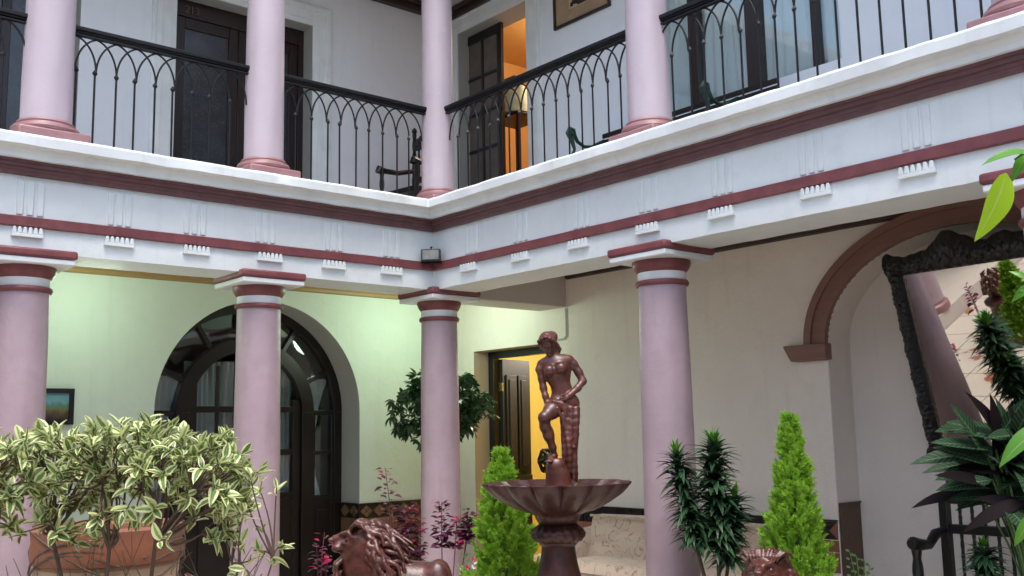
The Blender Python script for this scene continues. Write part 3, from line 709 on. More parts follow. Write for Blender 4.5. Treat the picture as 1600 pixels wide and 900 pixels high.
# floodlight at the corner
fl = thing('floodlight', 'small grey floodlight on the inner corner of the entablature', 'floodlight', loc=(-.10, -.10, 3.292), rz=R_(-44))
mb = MB(); mb.prism([(-.085, -.05), (.085, -.05), (.085, .055), (-.085, .055)], -.055, .0); mb.prism([(-.06, -.035), (.06, -.035), (.06, .04), (-.06, .04)], .0, .05); mb.build('housing', paint('dark_lamp_housing', (.03, .028, .028), .45), fl, bevel=.006)
MB().box(-.07, .07, -.062, -.054, -.038, .044).build('glass', paint('dusty_lamp_glass', (.22, .22, .20), .12, .3, .0005, .8), fl)
MB().tube([(0, -.02, .055), (0, -.03, .075), (0, .03, .085)], .007, 6).build('knob', IRON, fl); MB().box(-.09, .09, -.005, .012, -.066, -.045).build('bracket', IRON, fl)
# conduit on the wall
tag(MB().tube([(XR-.012, -.0, 2.95), (XR-.012, -.0, 2.68), (XR-.012, .03, 2.655), (XR-.012, .14, 2.65)], .008, 6).build('conduit', paint('painted_conduit', (.4, .42, .38), .5)), 'thin painted conduit running down the wall above the yellow doorway', 'conduit')

# ------------------------------------------------------------------ dado tiles
def tile_sets(T, u0, u1, parent, w, zt, base, band_h, style, rows):
    """each tile is its own part"""
    n = max(1, int(round((u1-u0)/w))); w = (u1-u0)/n; g = .004
    mb = MB(T); mb.box(u0, u1, -.008, -.0005, .2, zt); mb.build('tile_bedding', TILEDK, parent, smooth=0)
    mb = MB(T); mb.box(u0, u1, -.03, 0, zt, zt+.012); mb.build('tile_edging', TILEDK, parent, bevel=.003)
    for k in range(n):
        a = u0+k*w+g; b = u0+(k+1)*w-g; z1 = zt-g; z0 = zt-band_h+g; c = (a+b)/2; zc = (z0+z1)/2
        if style == 'bow':
            MB(T).prism([(a, z0), (c, zc), (a, z1)], -.018, -.006).build('tile', base if k < 3 else TILEDK, parent, smooth=0); MB(T).prism([(b, z0), (b, z1), (c, zc)], -.0182, -.006).build('tile', TILEDK, parent, smooth=0)  # after the first few tiles the band's shade is painted in as near black
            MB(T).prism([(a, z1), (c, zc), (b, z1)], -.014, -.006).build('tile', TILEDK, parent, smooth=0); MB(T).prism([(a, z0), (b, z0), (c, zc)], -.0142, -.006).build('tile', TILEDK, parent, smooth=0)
        elif k % 2:
            MB(T).prism([(c, z0), (b, zc), (c, z1), (a, zc)], -.018, -.006).build('tile', base, parent, smooth=0)
        else:
            q = w/4; h = (z1-z0)/4
            for (du, dz) in ((0, h), (0, -h), (q, 0), (-q, 0)):
                MB(T).prism([(c+du, zc+dz-h*.85), (c+du+q*.85, zc+dz), (c+du, zc+dz+h*.85), (c+du-q*.85, zc+dz)], -.017, -.006).build('tile', base, parent, smooth=0)
    zz = zt-band_h
    for r_, h in enumerate(rows):
        off = (r_ % 2)*.5*w
        k = -1
        while True:
            a = u0+k*w+off+g*.5; b = a+w-g; k += 1
            a2, b2 = max(a, u0+g*.5), min(b, u1-g*.5)
            if a >= u1: break
            if b2-a2 < .02: continue
            MB(T).box(a2, b2, -.014-random.uniform(0, .0015), -.006, zz-h+g*.5, zz-g*.5).build('tile', base, parent, smooth=0)
        zz -= h
tile_sets(TL, AC+AR, XR, wl1, .155, 1.05, TILEBR, .138, 'dia', [.13, .13, .13, .14])
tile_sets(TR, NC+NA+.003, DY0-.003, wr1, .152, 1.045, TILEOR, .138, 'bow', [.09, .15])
TJ = lambda u, d, z: (AC+AR-.0+d, XL+u, z)
tile_sets(TJ, .0, .34, wl1, .155, 1.05, TILEBR, .138, 'dia', [.13, .13])

# ------------------------------------------------------------------ carved mirror
mr = thing('mirror', 'large mirror in a black carved frame leaning forward in the arched niche', 'mirror')
tilt = R_(15.6); P0 = Vector((1.865, -3.527, 1.50)); 
MYAW = R_(-5)
ex = Vector((math.sin(MYAW), -math.cos(MYAW), 0)).normalized(); ev = Vector((-math.sin(tilt), 0, math.cos(tilt))); ev = (ev-ev.dot(ex)*ex).normalized(); en = ex.cross(ev).normalized()
if en.x > 0: en = -en
TM = lambda u, d, z: P0+u*ex+d*en+z*ev       # u across, d towards the room, z up the mirror
MW, MH, FWD = 1.75, 1.45, .10
mb = MB(TM); mb.add([(FWD-.02, .004, FWD-.02), (MW-FWD+.02, .004, FWD-.02), (MW-FWD+.02, .004, MH-FWD+.02), (FWD-.02, .004, MH-FWD+.02)], [(0, 1, 2, 3)]); mb.build('mirror_glass', MIRROR, mr, smooth=0)
MB(TM).box(.02, MW-.02, -.02, -.004, .02, MH-.02).build('backing_board', BLACKWOOD, mr)
def carved(length, place, crest=None, name='frame_rail', nlen=None):
    n = int(length/.007); m_ = 18; mb = MB(TM); vs = []; fs = []
    for i in range(n+1):
        s = length*i/n; wob = .007*math.sin(s*33)+.004*math.sin(s*71+1)
        ext = (crest(s) if crest else 0)
        for k in range(m_+1):
            t = k/m_           # 0 inner lip .. 1 outer edge
            wdt = FWD+wob*.8+ext
            dep = .055*math.sin(PI*min(1, t*1.02))**.5+.012 if 0 < k < m_ else 0
            carve = .016*noise.noise(Vector((s*52, t*wdt*52, 3)))+.010*abs(math.sin(s*70+math.sin(t*9)*2))*math.sin(PI*t)
            d = dep+(carve if 0 < k < m_ else 0)
            vs.append(place(s, t*wdt, d))
    for i in range(n):
        for k in range(m_): b = i*(m_+1)+k; fs.append((b, b+1, b+m_+2, b+m_+1))
    mb.add(vs, fs); mb.build(name, BLACKWOOD, mr, smooth=50)
crest = lambda s: .095*math.exp(-((s-.50)/.085)**2)+.05*math.exp(-((s-.62)/.12)**2)+.05*math.exp(-((s-.40)/.1)**2)+.06*math.exp(-((s-.88)/.09)**2)+.115*math.exp(-((s-1.25)/.085)**2)+.05*math.exp(-((s-1.13)/.12)**2)+.05*math.exp(-((s-1.35)/.1)**2)+.03*math.exp(-((s-.0)/.05)**2)+.04
carved(MW, lambda s, w, d: (s, d, MH-FWD+w), crest, 'top_rail'); carved(MH, lambda s, w, d: (FWD-w, d+.002, s), None, 'side_rail')
carved(MH, lambda s, w, d: (MW-FWD+w, d+.002, s), None, 'side_rail'); carved(MW, lambda s, w, d: (s, d, FWD-w), None, 'bottom_rail')

# ------------------------------------------------------------------ sofa
so = thing('sofa', 'cream brocade sofa with buttoned back against the right wall', 'sofa', loc=(0, 0, .2))
ya, yb = -.62, -2.62
mb = MB(); nu, nv = 90, 22; vs = []; fs = []
for i in range(nu+1):
    y = ya+(yb-ya)*i/nu
    for j in range(nv+1):
        t = j/nv; top = .79+.012*math.sin(PI*i/nu)
        z = .42+(top-.42)*min(1, t*1.25) if t < .8 else top+.02*math.sin((t-.8)/.2*PI)
        x = 1.18+.10*min(1, t*1.25) if t < .8 else 1.28+.22*(t-.8)/.2
        cell = abs(math.sin(PI*(y*3.2)))*abs(math.sin(PI*(z*5.2+(.5 if int(y*-3.2) % 2 else 0))))
        x -= .028*cell**.5*(1 if t < .8 else .4)
        vs.append((x, y, z))
for i in range(nu):
    for j in range(nv): b = i*(nv+1)+j; fs.append((b, b+1, b+nv+2, b+nv+1))
mb.add(vs, fs); back = mb.build('backrest', BROCADE, so, smooth=70)
mb = MB(); mb.box(1.30, 1.52, yb, ya, .2, .79); mb.build('back_body', BROCADE, so, bevel=.02)
btn = MB().lathe((0, 0, 0), [(.004, -.008), (.014, -.003), (.014, .003), (.004, .008)], 8).build('button', BROCADE, back)
bi = 0
for r_ in range(2):
    for k in range(5):
        q = btn if bi == 0 else btn.copy()
        if bi: col.objects.link(q)
        q.location = (1.255-.06*(1-r_), -.94-k*.3125-(.15 if r_ else 0), .57+.115*r_); q.rotation_euler = (0, R_(80), 0); bi += 1
mb = MB(); n = 110
for i in range(n):
    y = ya-.02+(yb-ya+.04)*i/n; mb.tube([(1.245, y, .80), (1.235, y+.004, .815), (1.225, y, .80)], .0065, 5)
tr_ = mb.build('fringe', BROCADE, so)
mb = MB(); nu, nv = 60, 14; vs = []; fs = []
for i in range(nu+1):
    y = ya-.05+(yb-ya+.1)*i/nu; e = min(1, min(i, nu-i)/5)
    for j in range(nv+1):
        t = j/nv; x = .70+.52*t; z = .40+.075*min(1, (math.sin(PI*min(t*3.2, .5)) if t < .16 else 1))*e**.4+.012*math.sin(PI*t)
        vs.append((x-.015*math.sin(PI*min(1, t*4)), y, z))
for i in range(nu):
    for j in range(nv): b = i*(nv+1)+j; fs.append((b, b+1, b+nv+2, b+nv+1))
mb.add(vs, fs); mb.build('seat_cushion', BROCADE, so, smooth=70)
MB().box(.715, 1.4, yb+.02, ya-.02, .16, .405).build('seat_base', BROCADE, so, bevel=.02)
def sofa_arm(y0, sgn):
    mb = MB(); n = 16; xs = frange(.70, 1.45, .05); vs = []; fs = []
    for i, x in enumerate(xs):
        top = .50+.17*(1-math.cos(PI*min(1, (x-.70)/.62)))/2+.08*max(0, (x-1.1))
        for k in range(n):
            a = 2*PI*k/n
            yy = .085*math.cos(a)*(1.15 if math.sin(a) > 0 else .9); zz = top-.08+.09*math.sin(a) if math.sin(a) > -.2 else .16
            e = .8 if i in (0,) else 1
            vs.append((x-.02*math.sin(a)*e, y0+sgn*.02*math.sin(a)+yy*e, zz))
    for i in range(len(xs)-1):
        for k in range(n): k2 = (k+1) % n; fs.append((i*n+k, i*n+k2, (i+1)*n+k2, (i+1)*n+k))
    fs.append(tuple(range(n))); fs.append(tuple(range((len(xs)-1)*n, len(xs)*n)))
    mb.add(vs, fs); mb.build('arm', BROCADE, so, smooth=50, bevel=.01)
sofa_arm(ya+.07, 1); sofa_arm(yb-.05, -1)
for x in (.76, 1.38):
    for y in (ya-.08, yb+.08): MB().lathe((x, y, 0), [(.018, 0), (.03, .06), (.035, .16)], 10).build('leg', DARKWOOD, so)

# ------------------------------------------------------------------ turned black bench, lower right
TB = (.0, 0)
def turned(mb, a, b, r, n=10, k=7):
    a = Vector(a); b = Vector(b); L = (b-a).length; N = int(L/.012)
    mb.tube([a+(b-a)*i/N for i in range(N+1)], [r*(.72+.28*abs(math.cos(PI*k*i/N))) for i in range(N+1)], n)
bn = thing('bench', 'black turned wood bench with slatted back under the leaning mirror', 'bench', loc=(0, 0, .2))
yl, yr = -3.87, -5.35
for y in (yl, yr):
    MB().box(1.27, 1.33, y-.03, y+.03, 0, 1.06).build('back_post', BLACKWOOD, bn, bevel=.006)
    p = MB(); turned(p, (.90, y, 0), (.90, y, .80), .034, 10, 5); p.build('arm_post', BLACKWOOD, bn)
    p = MB(); p.tube([(1.28, y, .865), (1.15, y, .85), (1.06, y, .79), (.95, y, .80), (.86, y, .815), (.84, y, .81)], [.026, .034, .03, .038, .042, .03], 12); p.build('armrest', BLACKWOOD, bn)
for z0, z1 in ((1.065, 1.26), (.845, .905), (.50, .56), (1.035, 1.064)): MB().box(1.275, 1.325, yr+.031, yl-.031, z0, z1).build('back_rail', BLACKWOOD, bn, bevel=.006)
for i, y in enumerate(frange(yl-.10, yr+.10, .079)):
    for z0, z1 in ((.906, 1.034), (.561, .844)):
        p = MB(); turned(p, (1.30, y, z0), (1.30, y, z1), .013, 7, 3 if z0 > .9 else 4); p.build('slat', BLACKWOOD, bn)
MB().box(.86, 1.27, yr, yl, .40, .44).build('seat', BLACKWOOD, bn, bevel=.008)

# ------------------------------------------------------------------ upper balcony seats
ch = thing('carved_chair', 'black carved wooden armchair at the balcony corner', 'chair', loc=(.70, 1.16, 3.755), rz=R_(8))
for y in (-.26, .26):
    p = MB(); turned(p, (.12, y, 0), (.14, y, 1.17), .024, 8, 9); p.lathe((.14, y, 1.17), [(.01, 0), (.028, .02), (.028, .045), (.006, .07)], 8); p.build('back_post', BLACKWOOD, ch)
    p = MB(); turned(p, (-.32, y, 0), (-.32, y, .68), .026, 8, 5); p.build('front_leg', BLACKWOOD, ch)
    p = MB(); p.tube([(.12, y, .76), (-.1, y, .70), (-.28, y, .69), (-.36, y, .70), (-.375, y, .66)], [.024, .026, .03, .036, .03], 8); p.build('armrest', BLACKWOOD, ch)
MB().box(-.33, .14, -.26, .26, .40, .45).build('seat', BLACKWOOD, ch, bevel=.01)
mb = MB(); mb.box(.11, .15, -.24, .24, .98, 1.06); MB().box(.11, .15, -.24, .24, .62, .68).build('middle_rail', BLACKWOOD, ch, bevel=.004)
for k in range(9): mb.lathe((.13, -.2+k*.05, 1.06+.05*math.sin(PI*k/8)), [(.03, -.04), (.034, .01), (.012, .05)], 7)
mb.build('crest_rail', BLACKWOOD, ch, bevel=.004)
for k in range(5):
    p = MB(); turned(p, (.13, -.18+k*.09, .68), (.13, -.18+k*.09, .98), .014, 6, 4); p.build('spindle', BLACKWOOD, ch)
gb = thing('garden_bench', 'balcony bench with dark slats and green scrolled iron arms below the curtained window', 'bench', loc=(0, 0, 3.755))
def scroll(mb, y):
    pts = [(.93, y, .62), (.905, y, .66), (.93, y, .70), (.97, y, .695), (.985, y, .65), (1.02, y, .60), (1.10, y, .565), (1.20, y, .58), (1.30, y, .63), (1.36, y, .66), (1.40, y, .63), (1.37, y, .60), (1.345, y, .62)]
    mb.tube(pts, [.02, .024, .026, .024, .02, .017, .016, .016, .018, .02, .02, .017, .012], 8)
    mb.tube([(.96, y, .68), (.95, y, .60), (.98, y, .52), (.95, y, .45), (.93, y, .2), (.90, y, 0)], [.018, .022, .014, .018, .016, .018], 8)
    mb.tube([(1.36, y, .62), (1.34, y, .45), (1.38, y, 0)], .018, 8); mb.tube([(.95, y, .42), (1.36, y, .40)], .014, 8)
    mb.lathe((.93, y, .66), [(.01, -.035), (.034, -.01), (.034, .012), (.01, .035)], 8)
for y in (-.82, -2.35): p = MB(); scroll(p, y); p.build('iron_arm', GREENIRON, gb)
for z in (.60, .66, .72, .52): MB().box(1.38+.03*(z-.6), 1.40+.03*(z-.6), -2.72, -.78, z-.022, z+.022).build('back_slat', DARKWOOD, gb, bevel=.004)
for x in (.97, 1.05, 1.13, 1.21, 1.29): MB().box(x-.033, x+.033, -2.6, -.78, .40, .425).build('seat_slat', DARKWOOD, gb, bevel=.004)

# ------------------------------------------------------------------ distance-field sculpting for the statue and the lions
class SDF:
    def __init__(s, lo, hi, h):
        s.lo = np.array(lo); s.h = h; s.n = np.ceil((np.array(hi)-s.lo)/h).astype(int)+1
        s.V = np.full(s.n, .2, dtype=np.float32); s.ax = [s.lo[i]+h*np.arange(s.n[i]) for i in range(3)]
    def sub(s, lo, hi):
        a = np.clip(np.floor((np.array(lo)-s.lo)/s.h).astype(int), 0, s.n-1); b = np.clip(np.ceil((np.array(hi)-s.lo)/s.h).astype(int)+1, 1, s.n)
        if (b <= a).any(): return None
        sl = tuple(slice(a[i], b[i]) for i in range(3))
        return sl, s.ax[0][sl[0]][:, None, None], s.ax[1][sl[1]][None, :, None], s.ax[2][sl[2]][None, None, :]
    def comb(s, sl, d, k, cut=False):
        a = s.V[sl]
        if cut:
            d = -d; h = np.maximum(k-np.abs(a-d), 0)/max(k, 1e-6); s.V[sl] = np.maximum(a, d)+h*h*k*.25
        else:
            h = np.maximum(k-np.abs(a-d), 0)/max(k, 1e-6); s.V[sl] = np.minimum(a, d)-h*h*k*.25
    def cap(s, a, b, ra, rb, k=.02, cut=False):
        a = np.array(a, float); b = np.array(b, float); m_ = max(ra, rb)+.08
        q = s.sub(np.minimum(a, b)-m_, np.maximum(a, b)+m_)
        if q is None: return
        sl, X, Y, Z = q; d = b-a; L = max(d@d, 1e-9)
        t = np.clip(((X-a[0])*d[0]+(Y-a[1])*d[1]+(Z-a[2])*d[2])/L, 0, 1)
        D = np.sqrt((X-a[0]-t*d[0])**2+(Y-a[1]-t*d[1])**2+(Z-a[2]-t*d[2])**2)-(ra+(rb-ra)*t)
        s.comb(sl, D, k, cut)
    def chain(s, pts, rs, k=.02):
        for i in range(len(pts)-1): s.cap(pts[i], pts[i+1], rs[i], rs[i+1], k)
    def ell(s, c, r, k=.02, M=None, cut=False):
        c = np.array(c, float); r = np.array(r, float); m_ = r.max()+.08; q = s.sub(c-m_, c+m_)
        if q is None: return
        sl, X, Y, Z = q; X = X-c[0]; Y = Y-c[1]; Z = Z-c[2]
        if M is not None: X, Y, Z = (M[0][0]*X+M[1][0]*Y+M[2][0]*Z, M[0][1]*X+M[1][1]*Y+M[2][1]*Z, M[0][2]*X+M[1][2]*Y+M[2][2]*Z)
        k0 = np.sqrt((X/r[0])**2+(Y/r[1])**2+(Z/r[2])**2); k1 = np.sqrt((X/r[0]**2)**2+(Y/r[1]**2)**2+(Z/r[2]**2)**2)+1e-9
        s.comb(sl, k0*(k0-1)/k1, k, cut)
    def mesh(s, name, mat, parent):
        V = s.V; S = V < 0; nx, ny, nz = V.shape
        c = [(i, j, k) for i in (0, 1) for j in (0, 1) for k in (0, 1)]
        def corner(A, o): return A[o[0]:nx-1+o[0], o[1]:ny-1+o[1], o[2]:nz-1+o[2]]
        cnt = sum(corner(S, o).astype(np.int8) for o in c); act = (cnt > 0) & (cnt < 8)
        I = np.argwhere(act); idx = -np.ones(act.shape, dtype=np.int64); idx[act] = np.arange(len(I))
        P = np.zeros((len(I), 3)); W = np.zeros(len(I))
        for o in c:
            for ax in range(3):
                if o[ax] == 1: continue
                o2 = list(o); o2[ax] = 1
                va = V[I[:, 0]+o[0], I[:, 1]+o[1], I[:, 2]+o[2]]; vb = V[I[:, 0]+o2[0], I[:, 1]+o2[1], I[:, 2]+o2[2]]
                cr = (va < 0) != (vb < 0); t = np.where(cr, va/np.where(va-vb == 0, 1, va-vb), 0)
                p = np.tile(np.array(o, float), (len(I), 1)); p[:, ax] += t; P += p*cr[:, None]; W += cr
        P = (P/W[:, None]+I)*s.h+s.lo
        F = []
        for ax in range(3):
            b1, b2 = [a for a in range(3) if a != ax]
            A = [slice(None)]*3; B = [slice(None)]*3; A[ax] = slice(0, -1); B[ax] = slice(1, None)
            cr = S[tuple(A)] != S[tuple(B)]; E = np.argwhere(cr); sg = S[tuple(A)][cr]
            ok = (E[:, b1] > 0) & (E[:, b2] > 0) & (E[:, b1] < V.shape[b1]-1) & (E[:, b2] < V.shape[b2]-1); E = E[ok]; sg = sg[ok]
            q = []
            for d1, d2 in ((-1, -1), (0, -1), (0, 0), (-1, 0)):
                e = E.copy(); e[:, b1] += d1; e[:, b2] += d2; q.append(idx[e[:, 0], e[:, 1], e[:, 2]])
            q = np.stack(q, 1); flip = sg if ax != 1 else ~sg
            q[~flip] = q[~flip][:, ::-1]; F.append(q)
        F = np.concatenate(F); F = F[(F >= 0).all(1)]
        me = bpy.data.meshes.new(name); me.from_pydata(P.tolist(), [], F.tolist()); me.materials.append(mat)
        me.polygons.foreach_set('use_smooth', [True]*len(me.polygons))
        return link(name, me, parent)

# ------------------------------------------------------------------ fountain
FX, FY = -1.458, -3.11
fn = thing('fountain', 'red brown fountain with fluted bowl on a turned pedestal', 'fountain', loc=(FX, FY, .292)); fn.scale = (.833,)*3
NL = 14
def flb(r, z, a):
    w = abs(math.sin(a*NL/2)); k = min(1, max(0, (r-.12)/.2)); return r*(1-.13*k*(1-w**.6))
bowl = [(.10, 1.15), (.125, 1.165), (.14, 1.19), (.150, 1.215), (.185, 1.232), (.24, 1.245), (.30, 1.27), (.36, 1.303), (.42, 1.342), (.462, 1.382), (.487, 1.412), (.489, 1.42), (.483, 1.424), (.470, 1.418), (.44, 1.398), (.38, 1.372), (.30, 1.352), (.2, 1.342), (.1, 1.34), (.03, 1.34)]
MB().lathe((0, 0, 0), bowl, 168, flute=flb).build('bowl', FOUNT, fn, 60)
MB().lathe((0, 0, 0), [(.128, 1.045), (.150, 1.055), (.168, 1.078), (.172, 1.10), (.160, 1.128), (.135, 1.145), (.118, 1.16)], 96, flute=lambda r, z, a: r*(1+.05*math.sin(a*18+z*60))).build('leaf_ring', FOUNT, fn, 60)
MB().lathe((0, 0, 0), [(.40, -.35), (.40, -.01), (.34, 0), (.36, .02), (.36, .10), (.30, .14), (.32, .18), (.28, .26), (.23, .42), (.19, .62), (.165, .74), (.145, .82), (.125, .90), (.112, .97), (.108, 1.02), (.122, 1.032), (.130, 1.046)], 64, jit=.003).build('pedestal', FOUNT, fn, 50)
# statue; local x = to the picture's right, y = away from the viewer
st = thing('statue', 'red brown statue of a bathing woman, knee raised, standing on the fountain bowl', 'statue', loc=(FX+.006, FY, 1.409), rz=-yaw); st.scale = (.833,)*3
def q_(px, py, y=0): return ((px-871)/240.45, y, (757-py)/240.45+.07)
S = SDF((-.22, -.24, .10), (.26, .18, 1.16), .0046)
S.ell(q_(875, 580, .01), (.092, .068, .10), .02); S.ell(q_(875, 566, .012), (.098, .052, .05), .03)
S.cap(q_(877, 592, .005), q_(882, 612, .01), .064, .070, .03)
S.ell(q_(884, 628, .015), (.094, .078, .066), .03)
S.cap(q_(854, 567, .012), q_(892, 562, .012), .028, .030, .03)
S.ell(q_(862, 580, -.052), (.039, .036, .038), .020); S.ell(q_(880, 577, -.060), (.040, .037, .039), .020)
S.cap(q_(871, 562, .012), q_(864, 546, -.005), .036, .032, .025)
S.cap(q_(882, 604.5, -.072), q_(882, 606, -.074), .004, .004, .004, True)
# head bowed to the left
hc = q_(860, 536, -.035)
Mh = Matrix.Rotation(R_(-20), 3, 'Y') @ Matrix.Rotation(R_(36), 3, 'X') @ Matrix.Rotation(R_(-18), 3, 'Z')
Ml = [[Mh[i][j] for j in range(3)] for i in range(3)]
def H(x, y, z): v = Mh @ Vector((x, y, z)); return (hc[0]+v.x, hc[1]+v.y, hc[2]+v.z)
S.ell(hc, (.046, .058, .062), .015, Ml); S.ell(H(0, -.022, -.038), (.032, .034, .036), .02, Ml); S.ell(H(0, -.045, -.062), (.014, .013, .012), .012, Ml)
S.ell(H(-.02, -.062, .004), (.010, .007, .006), .010, Ml, True); S.ell(H(.02, -.062, .004), (.010, .007, .006), .010, Ml, True)
S.ell(H(-.02, -.050, .003), (.009, .0075, .005), .006, Ml); S.ell(H(.02, -.050, .003), (.009, .0075, .005), .006, Ml)
S.cap(H(0, -.056, .012), H(0, -.071, -.016), .006, .0085, .006); S.cap(H(-.012, -.054, -.037), H(.012, -.054, -.037), .0055, .0055, .005)
S.cap(H(-.013, -.062, -.0335), H(.013, -.062, -.0335), .002, .002, .003, True)
S.cap(H(-.03, -.049, .015), H(-.010, -.054, .014), .003, .003, .010); S.cap(H(.03, -.049, .015), H(.010, -.054, .014), .003, .003, .010)
S.ell(H(.048, .0, -.008), (.008, .014, .018), .008, Ml)
# hair swept back into a knot with a band
S.ell(H(0, .018, .014), (.054, .056, .057), .012, Ml); S.ell(H(.02, .070, -.005), (.044, .040, .042), .015, Ml)
for i in range(15):
    a = R_(-85+i*12.2); pts = []; rs = []
    for j in range(6):
        t = j/5; an = a*(1-.35*t)
        pts.append(H(.052*math.sin(an)*(1.0-.1*t)+.012*t+.004*math.sin(t*7+i*2), -.030+.108*t-.012*math.cos(an)*(1-t), .016+.056*math.cos(an)*(1-.25*t*t)-.028*t+.005*math.sin(t*9+i))); rs.append(.0095-.003*t)
    S.chain(pts, rs, .004)
S.chain([H(.046, -.012, .0), H(.050, .005, -.03), H(.053, .02, -.062), H(.050, .035, -.10), H(.04, .04, -.13)], [.011, .015, .015, .012, .006], .006)
S.chain([H(-.046, -.012, .0), H(-.048, .005, -.03), H(-.044, .02, -.06)], [.010, .013, .009], .006)
S.chain([H(-.05, .02, .03), H(-.02, -.038, .052), H(.02, -.040, .052), H(.05, .02, .03)], [.006, .0065, .0065, .006], .003)
S.chain([H(.035, .05, -.03), H(.045, .06, -.07), H(.06, .06, -.11)], [.013, .012, .006], .008)
# arms
S.chain([q_(896, 563, .012), q_(901, 570, .012), q_(909, 583, .01), q_(915, 597, .0), q_(906, 608, -.03), q_(893, 619, -.062), q_(889, 622, -.07)], [.027, .028, .026, .0245, .023, .0175, .016], .015)
S.chain([q_(849, 568, .012), q_(847, 577, .01), q_(850, 592, .008), q_(852, 607, .0), q_(855, 620, -.015), q_(857, 634, -.03)], [.025, .026, .024, .022, .020, .016], .015)
# hands with separate fingers
S.ell(q_(885, 625, -.078), (.021, .013, .017), .01)
for k, dy in enumerate((0, .004, .003, -.002)):
    S.chain([q_(883-k*.6, 622.6+k*2, -.086), q_(878-k*.5, 623.5+k*2.1, -.092+dy), q_(875, 627+k*1.8, -.084+dy)], [.0062, .0056, .0045], .003)
S.chain([q_(885, 621, -.084), q_(881, 619, -.094), q_(878, 620, -.098)], [.0065, .006, .005], .003)
S.ell(q_(857, 639, -.034), (.014, .018, .022), .01)
for k in range(4): S.chain([q_(854.5+k*1.7, 642, -.036), q_(855+k*1.6, 648, -.044), q_(857+k*1.2, 652-abs(k-1.5), -.052)], [.006, .0055, .0042], .003)
S.chain([q_(860, 638, -.045), q_(862, 643, -.056)], [.006, .005], .003)
# legs
S.chain([q_(875, 634, -.01), q_(864, 643, -.07), q_(852, 653, -.122)], [.066, .054, .037], .02)
S.chain([q_(851, 654, -.120), q_(853, 668, -.098), q_(858, 682, -.082), q_(864, 700, -.066), q_(866, 711, -.055)], [.037, .034, .033, .022, .019], .018)
S.ell(q_(860, 678, -.062), (.026, .030, .05), .02)
S.chain([q_(867, 713, -.050), q_(862, 718, -.085), q_(857, 720.5, -.12)], [.022, .018, .012], .012)
for k in range(5): S.cap(q_(861.5-k*2.2+2, 719.6, -.112), q_(858.5-k*2.3+2, 721, -.135+k*.003), .0065, .0055, .003)
S.chain([q_(893, 634, .01), q_(894, 660, .0), q_(893, 682, -.004), q_(890, 705, .02), q_(889, 728, .02), q_(889, 748, .01)], [.068, .056, .044, .040, .026, .024], .02)
S.chain([q_(889, 750, .005), q_(888, 754, -.05)], [.022, .014], .01)
S.mesh('figure', BRONZE, st)
D = SDF((-.14, -.2, -.02), (.2, .16, .72), .0046)
for i in range(9):      # rolled cloth over the lap
    t0_ = i/8
    D.chain([q_(858+2*t0_, 632+i*.9, -.08+.01*i), q_(867+t0_*3, 629+i*1.1, -.094+.004*i), q_(880+t0_*3, 632+i*1.2, -.09), q_(893+t0_*4, 638+i, -.066), q_(904, 640+i*.8, -.01), q_(905, 636+i, .04)], [.007, .012, .013, .012, .011, .009], .006)
D.chain([q_(861, 632, -.085), q_(872, 640, -.105), q_(880, 655, -.092), q_(881, 675, -.07), q_(880, 690, -.06)], [.008, .013, .014, .012, .01], .008)
for i in range(12):
    f = i/11; x0 = 879+f*25; x1 = 884+f*14; yy = -.080+.055*abs(f-.35)+.016*math.sin(i*1.7); e = 741+7*math.sin(i*1.9)+5*f
    pts = []; rs = []
    for k in range(11):
        t = k/10; h_ = 640+(e-640)*t; ph_ = i*1.3
        pts.append(q_(x0+(x1-x0)*t+2.2*math.sin(t*5.5+ph_)*(.3+t), h_, yy+.010*math.sin(t*7+ph_*1.7)-.012*math.sin(PI*t)*f)); rs.append((.0145+.0025*math.sin(t*6+ph_))*(1-.45*max(0, t-.75)/.25))
    D.chain(pts, rs, .012)
for i in range(4):      # slack folds crossing the thigh
    D.chain([q_(880+i*5, 650+i*13, -.088), q_(888+i*3, 658+i*14, -.092), q_(898, 660+i*15, -.06)], [.005, .0095, .005], .01)
for i in range(7): D.chain([q_(903-i*2, 634, .03+.006*i), q_(903-i*2.3, 680, .03+.006*i), q_(897-i*1.8, 742, .03)], [.016, .018, .012], .01)
D.ell(q_(892, 690, -.02), (.036, .05, .16), .02); D.ell(q_(890, 732, -.01), (.03, .04, .07), .02)
D.mesh('drapery', BRONZE, st)
B = SDF((-.13, -.17, -.05), (.13, .12, .24), .006)
B.chain([q_(873, 762, -.04), q_(872, 742, -.05), q_(869, 729, -.062)], [.092, .078, .07], .02); B.ell(q_(868.5, 703, -.06), (.12, .12, .0595), .004, cut=True)
B.mesh('block', BRONZE, st)

